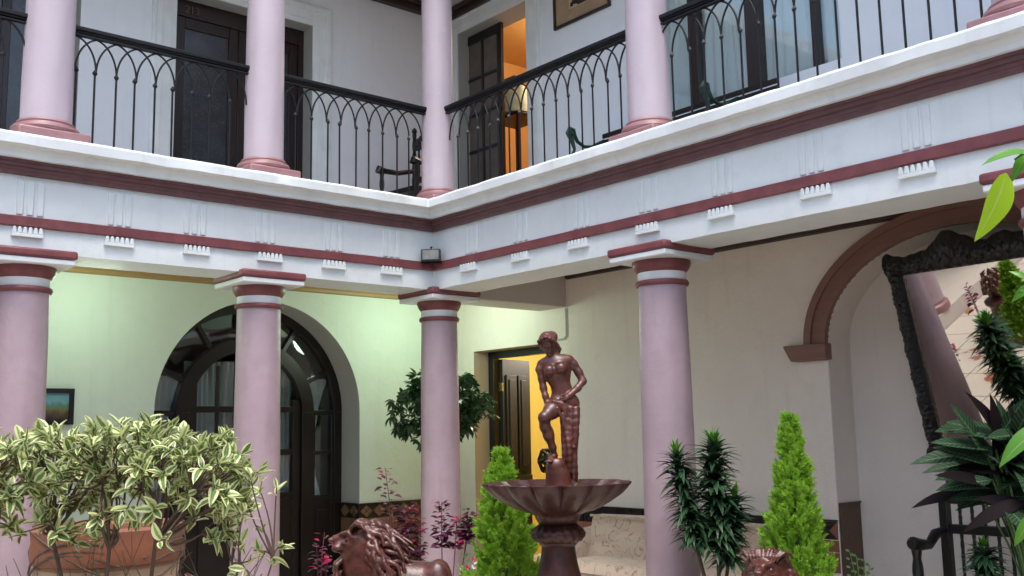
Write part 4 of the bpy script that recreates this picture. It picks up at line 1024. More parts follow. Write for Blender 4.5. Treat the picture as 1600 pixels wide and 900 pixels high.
# ------------------------------------------------------------------ lions
def lion_mesh(parent):
    S = SDF((-.30, -.22, -.46), (.68, .22, .24), .0062)
    def l(px, py, y=0): return ((px-560)/248, y, (850-py)/248)
    # head: broad skull, square muzzle lifted to the left
    S.ell(l(568, 838), (.100, .098, .105), .03); S.cap(l(558, 845), l(532, 847), .060, .046, .022); S.cap(l(554, 829), l(524, 837), .040, .027, .014)
    S.cap(l(550, 864), l(538, 868), .044, .030, .014); S.ell(l(533, 872), (.018, .022, .014), .01)
    S.ell(l(517, 838), (.018, .032, .017), .008); S.cap(l(516, 846), l(519, 858), .008, .006, .006, True)
    for s_ in (-1, 1):
        S.ell(l(528, 850, s_*.028), (.036, .030, .027), .008); S.ell(l(560, 856, s_*.062), (.042, .036, .042), .02)
        S.ell(l(514, 840, s_*.017), (.008, .009, .006), .004, cut=True)
        S.cap(l(519, 861, s_*.012), l(546, 864, s_*.072), .008, .006, .004, True)
        S.ell(l(542, 836, s_*.060), (.022, .018, .013), .008, cut=True); S.ell(l(545, 836, s_*.054), (.016, .014, .011), .004)
        S.cap(l(534, 829, s_*.022), l(546, 827, s_*.055), .014, .017, .010); S.cap(l(546, 827, s_*.055), l(556, 834, s_*.085), .017, .010, .010)
        S.cap(l(538, 843, s_*.046), l(552, 846, s_*.074), .008, .010, .008)
        S.ell(l(577, 822, s_*.098), (.030, .018, .032), .008); S.ell(l(574, 822, s_*.114), (.018, .012, .020), .006, cut=True)
    # neck, body
    S.cap(l(580, 855), l(602, 905), .135, .15, .06); S.cap(l(560, 880), l(572, 940), .11, .12, .05)
    S.cap(l(612, 902), l(672, 906), .135, .128, .06); S.ell(l(684, 904, .07), (.085, .07, .13), .03); S.ell(l(684, 904, -.07), (.085, .07, .13), .03)
    for s_ in (-1, 1):
        S.chain([l(690, 915, s_*.09), l(668, 945, s_*.11), l(690, 957, s_*.11), l(655, 959, s_*.11)], [.07, .05, .035, .035], .02)
        S.chain([l(585, 900, s_*.09), l(575, 945, s_*.09), l(545, 957, s_*.09)], [.065, .045, .042], .02)
        for k in range(4): S.cap(l(545, 957, s_*(.062+.02*k)), l(537, 959, s_*(.06+.021*k)), .016, .014, .005)
    S.chain([l(705, 930), l(722, 945, .05), l(700, 958, .14)], [.022, .02, .03], .02)
    # mane: wavy locks that start behind the cheeks and fall back and down the neck
    rr = random.Random(5)
    fc = np.array(l(566, 840)); nk = np.array(l(590, 878))
    for ring, (n, f, ln, rad) in enumerate(((15, .02, .085, .118), (17, .28, .11, .142), (19, .55, .14, .152), (21, .85, .17, .160), (19, 1.2, .14, .165), (17, 1.6, .11, .155))):
        c0_ = fc+(nk-fc)*f
        for i in range(n):
            a = R_(-155+310*(i+rr.uniform(-.3, .3)+(ring % 2)*.5)/n)
            rdv = np.array((-.02+.12*math.cos(a), math.sin(a)*.90, math.cos(a))); rdv /= np.linalg.norm(rdv)
            p = c0_+rdv*rad+np.array((.030 if ring else .045, 0, .0))
            up_ = max(0, math.cos(a)); dirn = np.array((.22+.9*up_, .25*math.sin(a), -1.0+.35*up_))
            dirn -= rdv*(dirn@rdv)*.85; dirn /= np.linalg.norm(dirn)
            side = np.cross(dirn, rdv); pts = []; rs = []
            tw = rr.uniform(4.5, 7.5); w = rr.uniform(.010, .019); ph = rr.uniform(0, 6); L_ = ln*rr.uniform(.8, 1.2)
            for j in range(9):
                t = j/8; pp = p+dirn*L_*t+side*w*(math.sin(t*tw+ph)-math.sin(ph))+rdv*(.020*math.sin(PI*t)-.022*t)
                pts.append(pp); rs.append(.0175*(1-.6*t)+.002)
            S.chain(pts, rs, .003)
    for s2 in (-1, 1):      # curls beside the ears
        for k in range(3):
            c_ = np.array(l(572+k*6, 826+k*7, s2*(.10+.008*k))); pts = []
            for j in range(11):
                t = j/10*PI*1.7; r_ = .030*(1-.6*j/10); pts.append(c_+np.array((-r_*math.cos(t+k), s2*.016*math.sin(t*.5), r_*math.sin(t+k))))
            S.chain(pts, [.011-.0006*j for j in range(11)], .003)
    for k in range(11):     # tufts over the brow, swept outwards
        y_ = -.088+.0176*k; o_ = y_*.5+rr.uniform(-.012, .012)
        S.chain([l(551-rr.uniform(0, 2), 825-4*(1-abs(y_)*9), y_), l(553, 817, y_+o_*.3), l(560, 811+rr.uniform(-2, 2), y_+o_*.8), l(570, 814, y_+o_*1.3), l(577, 822, y_+o_*1.6)], [.006, .011, .013, .011, .005], .004)
    for row in range(4):    # chest locks
        for k in range(9):
            y_ = -.105+.026*k+rr.uniform(-.008, .008)+(.013 if row % 2 else 0); z_ = -.085-.075*row; x_ = -.085-.055*math.sqrt(max(0, 1-(y_/.13)**2))+.02*row*0
            w = rr.choice((-1, 1))*.012
            S.chain([np.array((x_+.03, y_, z_+.02)), np.array((x_, y_+w, z_-.01)), np.array((x_-.004, y_-w*.6, z_-.045)), np.array((x_+.004, y_+w*.7, z_-.08)), np.array((x_+.012, y_, z_-.105))], [.012, .016, .014, .010, .004], .004)
    return S.mesh('body', LIONM, parent)
li = thing('lion_statue', 'glossy brown crouching lion statue seen from the side, left of the fountain', 'statue', 'lion statues by the fountain', (-2.255, -2.38, 1.150), -yaw); li.scale = (.859,)*3
lb = lion_mesh(li)
MB().box(-.30, .72, -.21, .21, -.52, -.445).build('base', BRONZE, li, bevel=.01)
l2 = thing('lion_statue', 'glossy brown lion statue facing the viewer, only its curled head showing beside the lime cypress', 'statue', 'lion statues by the fountain', (-.60, -3.81, .952), R_(22)); l2.scale = (.859,)*3
link('body', lb.data, l2); MB().box(-.30, .72, -.21, .21, -.52, -.445).build('base', BRONZE, l2, bevel=.01)
for o, lb_, z in ((li, 'low plastered plinth under the left lion', .70), (l2, 'low plastered plinth under the right lion', .50)):
    p = MB(); p.box(-.30, .70, -.24, .24, -.012, z); po = p.build('plinth', UPWALL, bevel=.01); po.location = (o.location.x, o.location.y, 0); po.rotation_euler = o.rotation_euler; tag(po, lb_, 'plinth')
# artichoke finial on a pedestal, seen in the mirror
fi = thing('finial', 'brown artichoke shaped finial on a pedestal, reflected in the leaning mirror', 'finial', loc=(-2.75, -1.2, 0))
MB().lathe((0, 0, 0), [(.2, 0), (.2, .12), (.15, .16), (.13, .5), (.17, .55), (.17, .58), (.12, .6), (.07, .63), (.08, .66)], 28).build('pedestal', FOUNT, fi)
pet = MB()
for ring in range(5):
    for k in range(9-ring):
        a = 2*PI*(k+.5*(ring % 2))/(9-ring); r_ = .085-.012*ring; z = .70+.04*ring; d = Vector((math.cos(a), math.sin(a), 0))
        pet.tube([d*r_*.5+Vector((0, 0, z-.04)), d*(r_+.05)+Vector((0, 0, z)), d*(r_+.05)+Vector((0, 0, z+.05)), d*r_*.9+Vector((0, 0, z+.095))], [.014, .032, .022, .003], 6)
pet.build('petals', BRONZE, fi)

# ------------------------------------------------------------------ plants
def leaf_mesh(name, L, W, mat, seg=5, curl=.25, fold=.25, shape=(.42, 1.0), wave=0, tipd=None):
    vs = []; fs = []; uv = []
    for i in range(seg+1):
        t = i/seg; w = W/2*(math.sin(PI*t**shape[0]))**shape[1] if 0 < t < 1 else (W*.03 if t == 0 else 0.0005)
        y = L*t; z = -curl*L*t*t+.12*L*t; wv = wave*W*math.sin(t*11)
        for k, s_ in enumerate((-1, 0, 1)):
            vs.append((s_*w, y, z+(fold*w if s_ else 0)+(wv*s_ if s_ else 0))); uv.append((.5+.5*s_, t))
    for i in range(seg):
        b = i*3; fs += [(b, b+1, b+4, b+3), (b+1, b+2, b+5, b+4)]
    return MBleaf(name, vs, fs, uv, mat)
class MBleaf:
    def __init__(s, name, vs, fs, uv, mat):
        s.v = np.array(vs); s.f = fs; s.uv = np.array(uv); s.mat = mat
        me = bpy.data.meshes.new(name); me.from_pydata(vs, [], fs); ul = me.uv_layers.new(name='UVMap')
        li_ = [i for f in fs for i in f]; ul.data.foreach_set('uv', s.uv[li_].astype(np.float32).ravel()); me.materials.append(mat)
        me.polygons.foreach_set('use_smooth', [True]*len(fs)); s.me = me
def mat_dir(p, d, n, s_):
    d = d.normalized(); x = d.cross(n); x = x.normalized() if x.length > 1e-5 else d.orthogonal().normalized(); z = x.cross(d)
    M = Matrix((x*s_, d*s_, z*s_)).transposed().to_4x4(); M.translation = p; return M
def put_leaves(parent, pl, name='leaf', cap=300, mass='foliage', off=None):
    """pl: list of (leaf, matrix in parent space)"""
    base = parent.location; rest = pl
    if cap:
        pl = sorted(pl, key=lambda q: (q[1].translation+base-CAM).length/max(.01, q[1].to_scale()[0])); one, rest = pl[:cap], pl[cap:]
        for lf, M in one:
            o = bpy.data.objects.new(name, lf.me); col.objects.link(o); o.parent = parent; o.matrix_local = M
    if rest:
        bym = {}
        for lf, M in rest: bym.setdefault(lf.mat.name, []).append((lf, M))
        for mn, lst in bym.items():
            V = []; F = []; U = []; b = 0
            for lf, M in lst:
                A = np.array(M); V.append(lf.v@A[:3, :3].T+A[:3, 3]); U.append(lf.uv); F += [tuple(i+b for i in f) for f in lf.f]; b += len(lf.v)
            me = bpy.data.meshes.new(mass); me.from_pydata(np.concatenate(V).tolist(), [], F); ul = me.uv_layers.new(name='UVMap')
            li_ = np.empty(len(me.loops), dtype=np.int32); me.loops.foreach_get('vertex_index', li_)
            ul.data.foreach_set('uv', np.concatenate(U)[li_].astype(np.float32).ravel()); me.materials.append(bpy.data.materials[mn])
            me.polygons.foreach_set('use_smooth', [True]*len(F)); o = link(mass, me, parent); o['kind'] = 'stuff'
rv = lambda r=random: Vector((r.gauss(0, 1), r.gauss(0, 1), r.gauss(0, 1))).normalized()
def bez(a, b, c, n=6): return [a*(1-t)**2+b*2*t*(1-t)+c*t*t for t in [i/n for i in range(n+1)]]
def bush(name, label, loc, tips, base_pts, leaves, Lsc, nleaf, bark, trunk_r=.016, spread=.8, up_bias=.5, cap=300, group=None, twig=.0035, droop=0, seed=1):
    rd = random.Random(seed); b = thing(name, label, 'shrub' if 'tree' not in name else 'tree', group, loc)
    # skeleton: trunks -> forks -> tips
    tr = MB(); forks = []
    for (p0, p1) in base_pts:
        p0, p1 = Vector(p0), Vector(p1); mid = (p0+p1)/2+rv(rd)*.03; tr.tube(bez(p0, mid, p1, 7), [trunk_r*(1-.05*i) for i in range(8)], 8); forks.append(p1)
    subs = []
    for f in forks:
        near = [t for t in tips if min(forks, key=lambda g: (g-t).length) is f]
        rd.shuffle(near)
        k = max(2, len(near)//7)
        for i in range(k):
            if not near: break
            c = near[i % len(near)]; s_ = f+(c-f)*rd.uniform(.45, .65)+rv(rd)*.03; s_.z = min(s_.z, c.z-.02)
            tr.tube(bez(f, (f+s_)/2+rv(rd)*.04+Vector((0, 0, -.02)), s_, 6), [trunk_r*.62-(trunk_r*.3)*j/6 for j in range(7)], 6); subs.append(s_)
    tr.build('trunk', bark, b, smooth=60)
    tw = MB(); pl = []
    for t in tips:
        s_ = min(subs, key=lambda g: (g-t).length+rd.uniform(0, .04))
        m_ = (s_+t)/2+rv(rd)*.035+Vector((0, 0, .02-droop)); pts = bez(s_, m_, t, 6); tw.tube(pts, [twig*(1.3-.1*i) for i in range(7)], 5)
        ax = (pts[-1]-pts[-2]).normalized(); ax = (ax+Vector((0, 0, up_bias))).normalized(); az = rd.uniform(0, 6.28); o1 = ax.orthogonal().normalized(); o2 = ax.cross(o1)
        nl = rd.randint(*nleaf)
        for k in range(nl):
            az += 2.4; el = rd.uniform(.25, 1.15)*spread+.15*(nl-k)/nl
            d = ax*math.cos(el)+(o1*math.cos(az)+o2*math.sin(az))*math.sin(el)+rv(rd)*.15
            d.z -= droop; n = (ax*.9+Vector((0, 0, .8))+rv(rd)*.45)
            pl.append((rd.choice(leaves), mat_dir(t-ax*.055*rd.random(), d, n, Lsc*rd.uniform(.5, 1.15))))
    o = tw.build('twigs', bark, b, smooth=60); o['kind'] = 'stuff'
    put_leaves(b, pl, cap=cap); return b
def pot(name, label, loc, r, h, mat=TERRA):
    t = thing(name, label, 'pot', loc=loc)
    MB().lathe((0, 0, 0), [(r*.68, 0), (r*.72, .01), (r*.95, h*.86), (r*1.06, h*.87), (r*1.08, h), (r*.98, h), (r*.94, h*.93)], 40).build('body', mat, t)
    MB().lathe((0, 0, 0), [(r*.93, h*.88), (r*.9, h*.9), (.01, h*.91)], 24).build('soil', SOIL, t); return t

rt_h = Vector((math.cos(yaw), -math.sin(yaw), 0)); fw_h = Vector((math.sin(yaw), math.cos(yaw), 0))
# --- variegated shrub
VL = [leaf_mesh('leaf', .073, .037, VARIEG, 6, c, f, (.85, .62), w) for c, f, w in ((.12, .3, .03), (.45, .2, .0), (.75, .35, .04), (-.15, .45, .02), (.3, .05, .06))]
rd = random.Random(3); tips = []
# centre of the canopy in camera-aligned coordinates: a across the picture (m at 4.2 m), b away, z height relative to world
def vt(a, b, z): return rt_h*a+fw_h*b+Vector((0, 0, z))
BUSH = Vector((-3.75, -2.83, 0))
def canopy_top(a): return 1.815+.03*math.sin(a*7+1)+.025*math.sin(a*17)-.25*max(0, abs(a+.05)-.52)
for i in range(450):
    a = rd.uniform(-.78, .57); zt = canopy_top(a); 
    if a > .42: zt -= .10*(a-.42)/.14
    z = zt-abs(rd.gauss(0, .20))-.02
    if z < 1.30: z = rd.uniform(1.34, zt)
    tips.append(vt(a, rd.uniform(-.26, .30), z))
bush('variegated_shrub', 'large shrub with cream edged green leaves filling the lower left', BUSH, tips,
     [(vt(-.02, 0, .62), vt(.0, .02, 1.30)), (vt(.12, .05, .62), vt(.20, .0, 1.33)), (vt(-.1, .05, .62), vt(-.28, .1, 1.36)), (vt(-.3, -.05, .62), vt(-.5, .0, 1.36))], VL, 1.0, (5, 8), BARK, .0125, 1.05, .45, 300, seed=4)
tips = [vt(rd.uniform(.50, .72), rd.uniform(-.12, .12), z) for z in (1.24, 1.28, 1.33, 1.38, 1.42, 1.46, 1.50, 1.54, 1.20, 1.35)]+[vt(.70, 0, 1.54), vt(.745, .02, 1.30), vt(.70, 0, 1.24), vt(.60, -.05, 1.60), vt(.55, 0, 1.55)]
bush('variegated_shrub', 'thin stray shoots of a cream edged shrub before the second column', BUSH, tips, [(vt(.36, -.05, .62), vt(.52, 0, 1.12)), (vt(.52, .05, .62), vt(.62, 0, 1.08))], VL, .88, (4, 6), BARK, .009, .9, .3, 300, seed=8)
tips = [vt(rd.uniform(-.76, -.50), rd.uniform(-.5, -.3), rd.uniform(1.22, 1.52)) for _ in range(18)]
bush('variegated_shrub', 'low cream edged shrub with larger leaves in the bottom left corner', BUSH, tips, [(vt(-.62, -.4, .62), vt(-.62, -.4, 1.16))], VL, 1.05, (4, 6), BARK, .010, .9, .3, 300, seed=9)
# bare twigs
tw = MB()
for i in range(34):
    a = rd.uniform(-.35, .68); p = vt(a, rd.uniform(-.1, .1), rd.uniform(.95, 1.15)); q = p+vt(rd.uniform(-.16, .16), rd.uniform(-.05, .05), rd.uniform(.1, .3)); mm = (p+q)/2+rv(rd)*.03
    tw.tube(bez(p, mm, q, 7), [.0032-.0003*j for j in range(8)], 5)
    tw.tube(bez(mm, mm+rv(rd)*.03, mm+vt(rd.uniform(-.09, .09), 0, rd.uniform(.03, .12)), 5), [.002-.0002*j for j in range(6)], 4)
o = tw.build('bare_twigs', BARK, None, smooth=60); o.location = BUSH; tag(o, 'tangle of bare twigs under the cream edged shrub', 'twigs', kind='stuff')
pp = thing('planter', 'wide planter with terracotta rim and cream body under the variegated shrub', 'planter', loc=(-3.395, -1.83, 0))
MB().lathe((0, 0, 0), [(.26, .0), (.28, .1), (.33, .9), (.345, 1.125), (.335, 1.14)], 56, jit=.003).build('body', POTCREAM, pp)
MB().lathe((0, 0, 0), [(.345, 1.142), (.365, 1.15), (.372, 1.19), (.366, 1.25), (.372, 1.31), (.355, 1.325), (.33, 1.30), (.32, 1.2)], 56, jit=.003).build('rim', TERRA, pp)
MB().lathe((0, 0, 0), [(.32, 1.2), (.2, 1.23), (.01, 1.235)], 24).build('soil', SOIL, pp)
rp = MB()
for k in range(9):
    a = rd.uniform(0, 6.28); pts = [Vector((.37*math.cos(t), .37*math.sin(t), 1.07+.12*math.sin(t*1.7+a)+.02*k)) for t in [a+j*.25 for j in range(14)]]
    rp.tube(pts, .006, 5)
o = rp.build('vine_coils', BARK, None); o.location = pp.location; tag(o, 'dry brown vine wound round the planter rim', 'vine')
# soil bed for the shrub trunks
pot('pot', 'clay pot holding the large variegated shrub', (BUSH.x-.02, BUSH.y+.02, 0), .5, .66)
# --- lemon cypresses
def cypress(label, loc, h, rmax, zb, mat, seed, lean=0, power=.8):
    rd = random.Random(seed); c = thing('cypress', label, 'conifer', 'lime green conical cypresses', loc)
    MB().tube([(0, 0, .35), (0, 0, zb), (lean*.5, 0, zb+h*.5), (lean, 0, zb+h*.96)], [.022, .02, .012, .003], 8).build('trunk', BARK, c)
    V = []; F = []; U = []
    def blade(p, d, n, L, w):
        x = d.cross(n); x = x.normalized()*w if x.length > 1e-6 else Vector((w, 0, 0)); b = len(V)
        V.extend([tuple(p-x*.5), tuple(p+x*.5), tuple(p+d*L*.6+x*.55), tuple(p+d*L), tuple(p+d*L*.6-x*.55)]); U.extend([(0, 0), (1, 0), (1, .6), (.5, 1), (0, .6)]); F.append((b, b+1, b+2, b+3, b+4))
    NC_ = int(430*(h/.9)*(rmax/.17)); K = 38
    for c_i in range(NC_):
      tc_ = rd.random()**.9; ac_ = rd.uniform(0, 6.28)
      env_ = rmax*(1-tc_)**power*(1+.30*noise.noise(Vector((math.cos(ac_)*1.8, math.sin(ac_)*1.8, tc_*h*9+seed))))*(min(1, tc_*6+.55))
      rc_ = env_*(.45+.70*rd.random()**.6); oc_ = Vector((math.cos(ac_), math.sin(ac_), 0)); pc_ = Vector((rc_*math.cos(ac_)+lean*tc_, rc_*math.sin(ac_), zb+h*tc_)); dc_ = (oc_*rd.uniform(.45, .9)+Vector((0, 0, rd.uniform(.6, 1.0)))+rv(rd)*.25).normalized()
      LC = rd.uniform(.05, .13)*(1-.35*tc_)
      for i in range(K):
        t = tc_; f_ = i/K; o_ = oc_
        p = pc_+dc_*LC*(f_-.45)+rv(rd)*.013*(1.2-f_); d = (dc_*.8+rv(rd)*.55*(1.1-f_)).normalized()
        n = (o_+rv(rd)*.9).normalized(); L = rd.uniform(.018, .044)
        sx_ = d.cross(n).normalized()
        blade(p, d, n, L, .0030)
        for k in range(3):
            q = p+d*L*(.15+.25*k); s2 = 1 if k % 2 else -1
            blade(q, (d+sx_*s2*.9+rv(rd)*.25).normalized(), n, L*.6, .0028); blade(q, (d-sx_*s2*.8+rv(rd)*.25).normalized(), n, L*.5, .0027)
    me = bpy.data.meshes.new('foliage'); me.from_pydata(V, [], F); ul = me.uv_layers.new(name='UVMap'); li_ = np.empty(len(me.loops), dtype=np.int32); me.loops.foreach_get('vertex_index', li_)
    ul.data.foreach_set('uv', np.array(U, dtype=np.float32)[li_].ravel()); me.materials.append(mat); o = link('foliage', me, c); o['kind'] = 'stuff'
cypress('bright lime cypress left of the fountain pedestal, its tip behind the bowl', (-1.274, -2.442, 0), .80, .205, .82, CYP, 2, lean=-.02, power=.85)
cypress('tall bright lime cypress beside the mirror niche, right of the column', (-.05, -3.64, 0), 1.07, .200, .72, CYP2, 5, lean=-.0, power=.88)
pot('pot', 'terracotta pot of the left cypress', (-1.274, -2.442, 0), .18, .5); pot('pot', 'terracotta pot of the right cypress', (.05, -3.70, 0), .01, .01) if False else None
# --- dracaena
DL = [leaf_mesh('leaf', .108, .030, DRAC, 6, c, .3, (.6, .7)) for c in (.45, .75, 1.0, .25)]
DT = [leaf_mesh('leaf', .10, .022, DRACTOP, 5, c, .35, (.6, .75)) for c in (.1, .4)]
def dracaena(label, loc, stems, seed, sc1=1.0, dens=1.0, cap=300):
    rd = random.Random(seed); t = thing('dracaena', label, 'potted plant', loc=loc); pl = []
    for (base, top, low, wid) in stems:
        base, top = Vector(base), Vector(top); mid = (base+top)/2+rv(rd)*.02; pts = bez(base, mid, top, 10); MB().tube(pts, [.014-.0006*i for i in range(11)], 8).build('stem', BARK, t)
        L = (top-base).length; n = int(L*(1-low)*640*dens); az = 0
        for i in range(n):
            f = low+(1-low)*i/n; p = base.lerp(top, f)+(mid-(base+top)/2)*2*f*(1-f); az += 2.399
            fin = (i/n); el = R_(rd.uniform(38, 84))*(1-.72*max(0, (fin-.82)/.18)); el += .5*max(0, .35-fin)
            d = Vector((math.cos(az)*math.sin(el), math.sin(az)*math.sin(el), math.cos(el)))
            s_ = wid*rd.uniform(.75, 1.15)*(1 if fin < .9 else .8)
            pl.append((rd.choice(DT if fin > .93 else DL), mat_dir(p, d+rv(rd)*.1, Vector((0, 0, 1))+rv(rd)*.2, s_*sc1)))
    put_leaves(t, pl, cap=cap); return t
def dv(a, b, z): return rt_h*a+fw_h*b+Vector((0, 0, z))
dracaena('dark green three stemmed dracaena in front of the right lilac column', (-.02, -2.97, 0),
         [(dv(.02, 0, .55), dv(-.195, -.02, 1.60), .45, 1.12), (dv(.05, .0, .55), dv(.06, .03, 1.655), .40, 1.3), (dv(.06, .05, .55), dv(.17, -.03, 1.32), .46, 1.15)], 3, 1.12)
pot('pot', 'dark pot of the three stemmed dracaena', (-.0, -2.98, 0), .22, .56, FOUNT)
dracaena('small rosette dracaena in the bottom right corner before the black bench', (-.381, -4.904, 0), [(dv(0, 0, .6), dv(0, 0, 1.165), .72, 1.0)], 6, .92, 1.6)
# --- standard schefflera tree
SL_ = []
for v_ in range(3):
    V = []; F = []; U = []; lf = leaf_mesh('leaflet', .085, .032, SCHEF, 4, .35+.2*v_, .15, (.95, .8))
    for k in range(7):
        a = (k-3)*.78+.15*v_; d = Vector((math.sin(a), math.cos(a), -.25-.25*abs(k-3)/3)); M = np.array(mat_dir(Vector((0, .05, 0)), d, Vector((0, 0, 1)), random.uniform(.8, 1.1)))
        b = len(V); V += (lf.v@M[:3, :3].T+M[:3, 3]).tolist(); U += lf.uv.tolist(); F += [tuple(i+b for i in f) for f in lf.f]
    SL_.append(MBleaf('leaf', V, F, U, SCHEF))
rd = random.Random(11); tips = []
for i in range(105):
    v = rv(rd); v.z *= .9; tips.append(Vector((0, 0, 2.0))+Vector((v.x*.50, v.y*.34, v.z*.42))*rd.uniform(.55, 1))
tr_b = Vector((.66, .80, 0))
# orient: spread along the picture plane
tips = [rt_h*t.x+fw_h*t.y*.8+Vector((0, 0, t.z)) for t in tips]
bush('standard_tree', 'small round headed tree with dark umbrella leaves behind the corner column', tr_b, tips, [(dv(-.22, 0, .5), dv(-.12, 0, 1.72)), (dv(-.14, 0, 1.6), dv(.12, 0, 1.8))], SL_, 1.12, (3, 4), wood('green_brown_stem', (.06, .055, .03), .7), .011, .9, .2, 300, droop=.12, seed=12)
# --- striped calathea
CL = [leaf_mesh('leaf', .36, .10, CALA, 9, c, .2, (.8, .8), .02) for c in (.25, .45, .1)]; CD = [leaf_mesh('leaf', .34, .085, CALADK, 9, c, .3, (.8, .8), .02) for c in (.15, .4)]
ct = thing('calathea', 'leafy plant with long dark striped leaves before the mirror and bench', 'potted plant', loc=(-.36, -5.02, 0))
pl = []; rd = random.Random(21); stm = MB()
spec = [(.02, .0, 1.52, -160, .08, 0), (-.02, 0, 1.49, 178, .0, 0), (0, .05, 1.42, -150, -.12, 0), (-.03, -.05, 1.38, 172, -.32, 0), (.0, .0, 1.45, -168, .25, 0), (.05, 0, 1.5, 120, .9, 1), (.02, .02, 1.45, 100, 1.1, 1), (.12, 0, 1.45, 88, 1.15, 1), (-.02, 0, 1.48, 140, .75, 0),
        (.05, -.05, 1.35, 20, .1, 0), (.05, -.02, 1.3, -20, -.1, 0), (0, -.1, 1.25, -90, -.2, 0), (.06, -.05, 1.22, -30, -.4, 0), (.1, 0, 1.55, 60, .6, 0), (.15, .1, 1.4, 30, .3, 0), (.1, .15, 1.3, 0, .2, 1), (.04, .1, 1.38, 160, .45, 1), (.08, -.12, 1.28, 170, -.25, 1), (-.05, .05, 1.30, -175, .05, 1), (.12, -.1, 1.2, -140, -.5, 0), (.0, -.02, 1.34, 150, .2, 1), (.1, .0, 1.38, 170, .35, 1), (.14, .02, 1.30, 120, .5, 0), (.16, -.05, 1.24, 165, .2, 1)]
spec = [(q1, q2, q3+.11, q4, q5+(.15 if q5 < -.25 else 0), q6) for q1, q2, q3, q4, q5, q6 in spec if q3 > 1.21]
spec += [(rd.uniform(.05, .36), rd.uniform(.0, .3), rd.uniform(1.40, 1.70), rd.uniform(0, 360), rd.uniform(-.15, .7), rd.random() < .2) for _ in range(56)]
for (a, b_, z, az, el, dk) in spec:
    az = R_(az); p = dv(a-.05, b_, z); d = rt_h*math.cos(az)*math.cos(el)+fw_h*-abs(math.sin(az))*.55*math.cos(el)+Vector((0, 0, math.sin(el)))
    n = Vector((0, 0, 1))-fw_h*.9+rv(rd)*.2; pl.append((rd.choice(CD if dk else CL), mat_dir(p, d, n, rd.uniform(.78, 1.02)))); stm.tube(bez(dv(.08, 0, .7), dv(.08, 0, 1.1), p, 6), .005, 6)
put_leaves(ct, pl, cap=90); stm.build('stems', SMALLGREEN, ct, smooth=60)
pot('pot', 'glazed pot hidden under the calathea', (-.33, -5.05, 0), .2, .7, FOUNT)
# --- hanging vine leaves near the lens
PLf = leaf_mesh('leaf', .19, .078, LIME, 12, .28, .25, (.72, .85), .015); PG = leaf_mesh('leaf', .16, .06, GREENLEAF, 10, .45, .3, (.72, .85), .02)
vn = thing('trailing_vine', 'trailing vine with one lime leaf hanging at the upper right edge', 'vine', loc=(-2.62, -6.14, 2.42))
st_ = MB(); st_.tube([(.6, -.5, .5), (.2, -.2, .15), dv(.06, 0, .045)+Vector((0, 0, 0)), dv(-.01, 0, -.0)], [.006, .005, .004, .003], 6); st_.build('stem', GREENLEAF, vn, smooth=60)
put_leaves(vn, [(PLf, mat_dir(dv(-.035, 0, -.035), -rt_h*.42+Vector((0, 0, -1)), -fw_h+rt_h*.35, 1.0)), (PG, mat_dir(dv(.03, 0, .015), -rt_h*.95+Vector((0, 0, .05)), -fw_h*.6+Vector((0, 0, .8)), .72)),
                (PG, mat_dir(dv(.05, .02, .03), -rt_h*.55+Vector((0, 0, -.55)), -fw_h*.5+Vector((0, 0, .6)), .6)), (PG, mat_dir(dv(.07, .02, .03), -rt_h*.1+Vector((0, 0, .5)), -fw_h*.8, .5))], cap=20)
v2 = thing('trailing_vine', 'broad green vine leaf drooping at the lower right edge', 'vine', loc=(-2.12, -5.92, 1.70))
MB().tube([dv(.25, .1, .1), dv(.1, .0, .05), dv(.02, 0, .03)], .004, 6).build('stem', GREENLEAF, v2, smooth=60)
put_leaves(v2, [(PG, mat_dir(dv(.02, 0, .035), -rt_h*.85+Vector((0, 0, -.45)), -fw_h*.55+Vector((0, 0, .8)), 1.05)), (PG, mat_dir(dv(.0, .05, -.22), -rt_h*.6+Vector((0, 0, -.6)), -fw_h*.5+Vector((0, 0, .6)), .7))], cap=20)
v3 = thing('trailing_vine', 'small bluish green sprig at the right edge in front of the mirror', 'vine', loc=(-2.30, -5.98, 2.12))
MB().tube([dv(.2, .1, .1), dv(.0, .0, .0)], .003, 6).build('stem', GREENLEAF, v3, smooth=60)
put_leaves(v3, [(PG, mat_dir(dv(.03, 0, .02), -rt_h*.6+Vector((0, 0, -.5)), -fw_h+Vector((0, 0, .4)), .42)), (PG, mat_dir(dv(.03, 0, .03), -rt_h*.5+Vector((0, 0, .4)), -fw_h+Vector((0, 0, .4)), .36))], cap=20)
# --- purple leaved plants
PUL = [leaf_mesh('leaf', .062, .036, PURPLE, 4, c, .25, (.85, .8)) for c in (.2, .5)]; PKL = [leaf_mesh('leaf', .06, .036, PINK, 4, .3, .2, (.85, .8))]
STEMR = paint('red_stem', (.16, .03, .04), .5)
def purple(label, loc, specs, seed, n_, grp='purple leaved plants'):
    rd = random.Random(seed); t = thing('purple_plant', label, 'plant', grp, loc); pl = []
    for (a0, a1, z1, n, z0) in specs:
        p0 = dv(a0, 0, .45); p1 = dv(a1, 0, z1); pts = bez(p0, (p0+p1)/2+rv(rd)*.04, p1, 12); MB().tube(pts, [.006-.0003*i for i in range(13)], 6).build('stem', STEMR, t, smooth=60)
        n = int(n*1.9)
        for i in range(n):
            f = (z0-.45)/(z1-.45); f = f+(1-f)*i/n; k = f*12; j = min(11, int(k)); p = pts[j].lerp(pts[j+1], k-j); a = i*2.4+rd.random(); d = Vector((math.cos(a), math.sin(a), rd.uniform(-.2, .7)))
            p2 = p+d*rd.uniform(.0, n_)
            pl.append((rd.choice(PUL*3+PKL), mat_dir(p2, d, Vector((0, 0, 1))+rv(rd)*.5, rd.uniform(.8, 1.45)*(1-.35*i/n))))
    put_leaves(t, pl, cap=300)
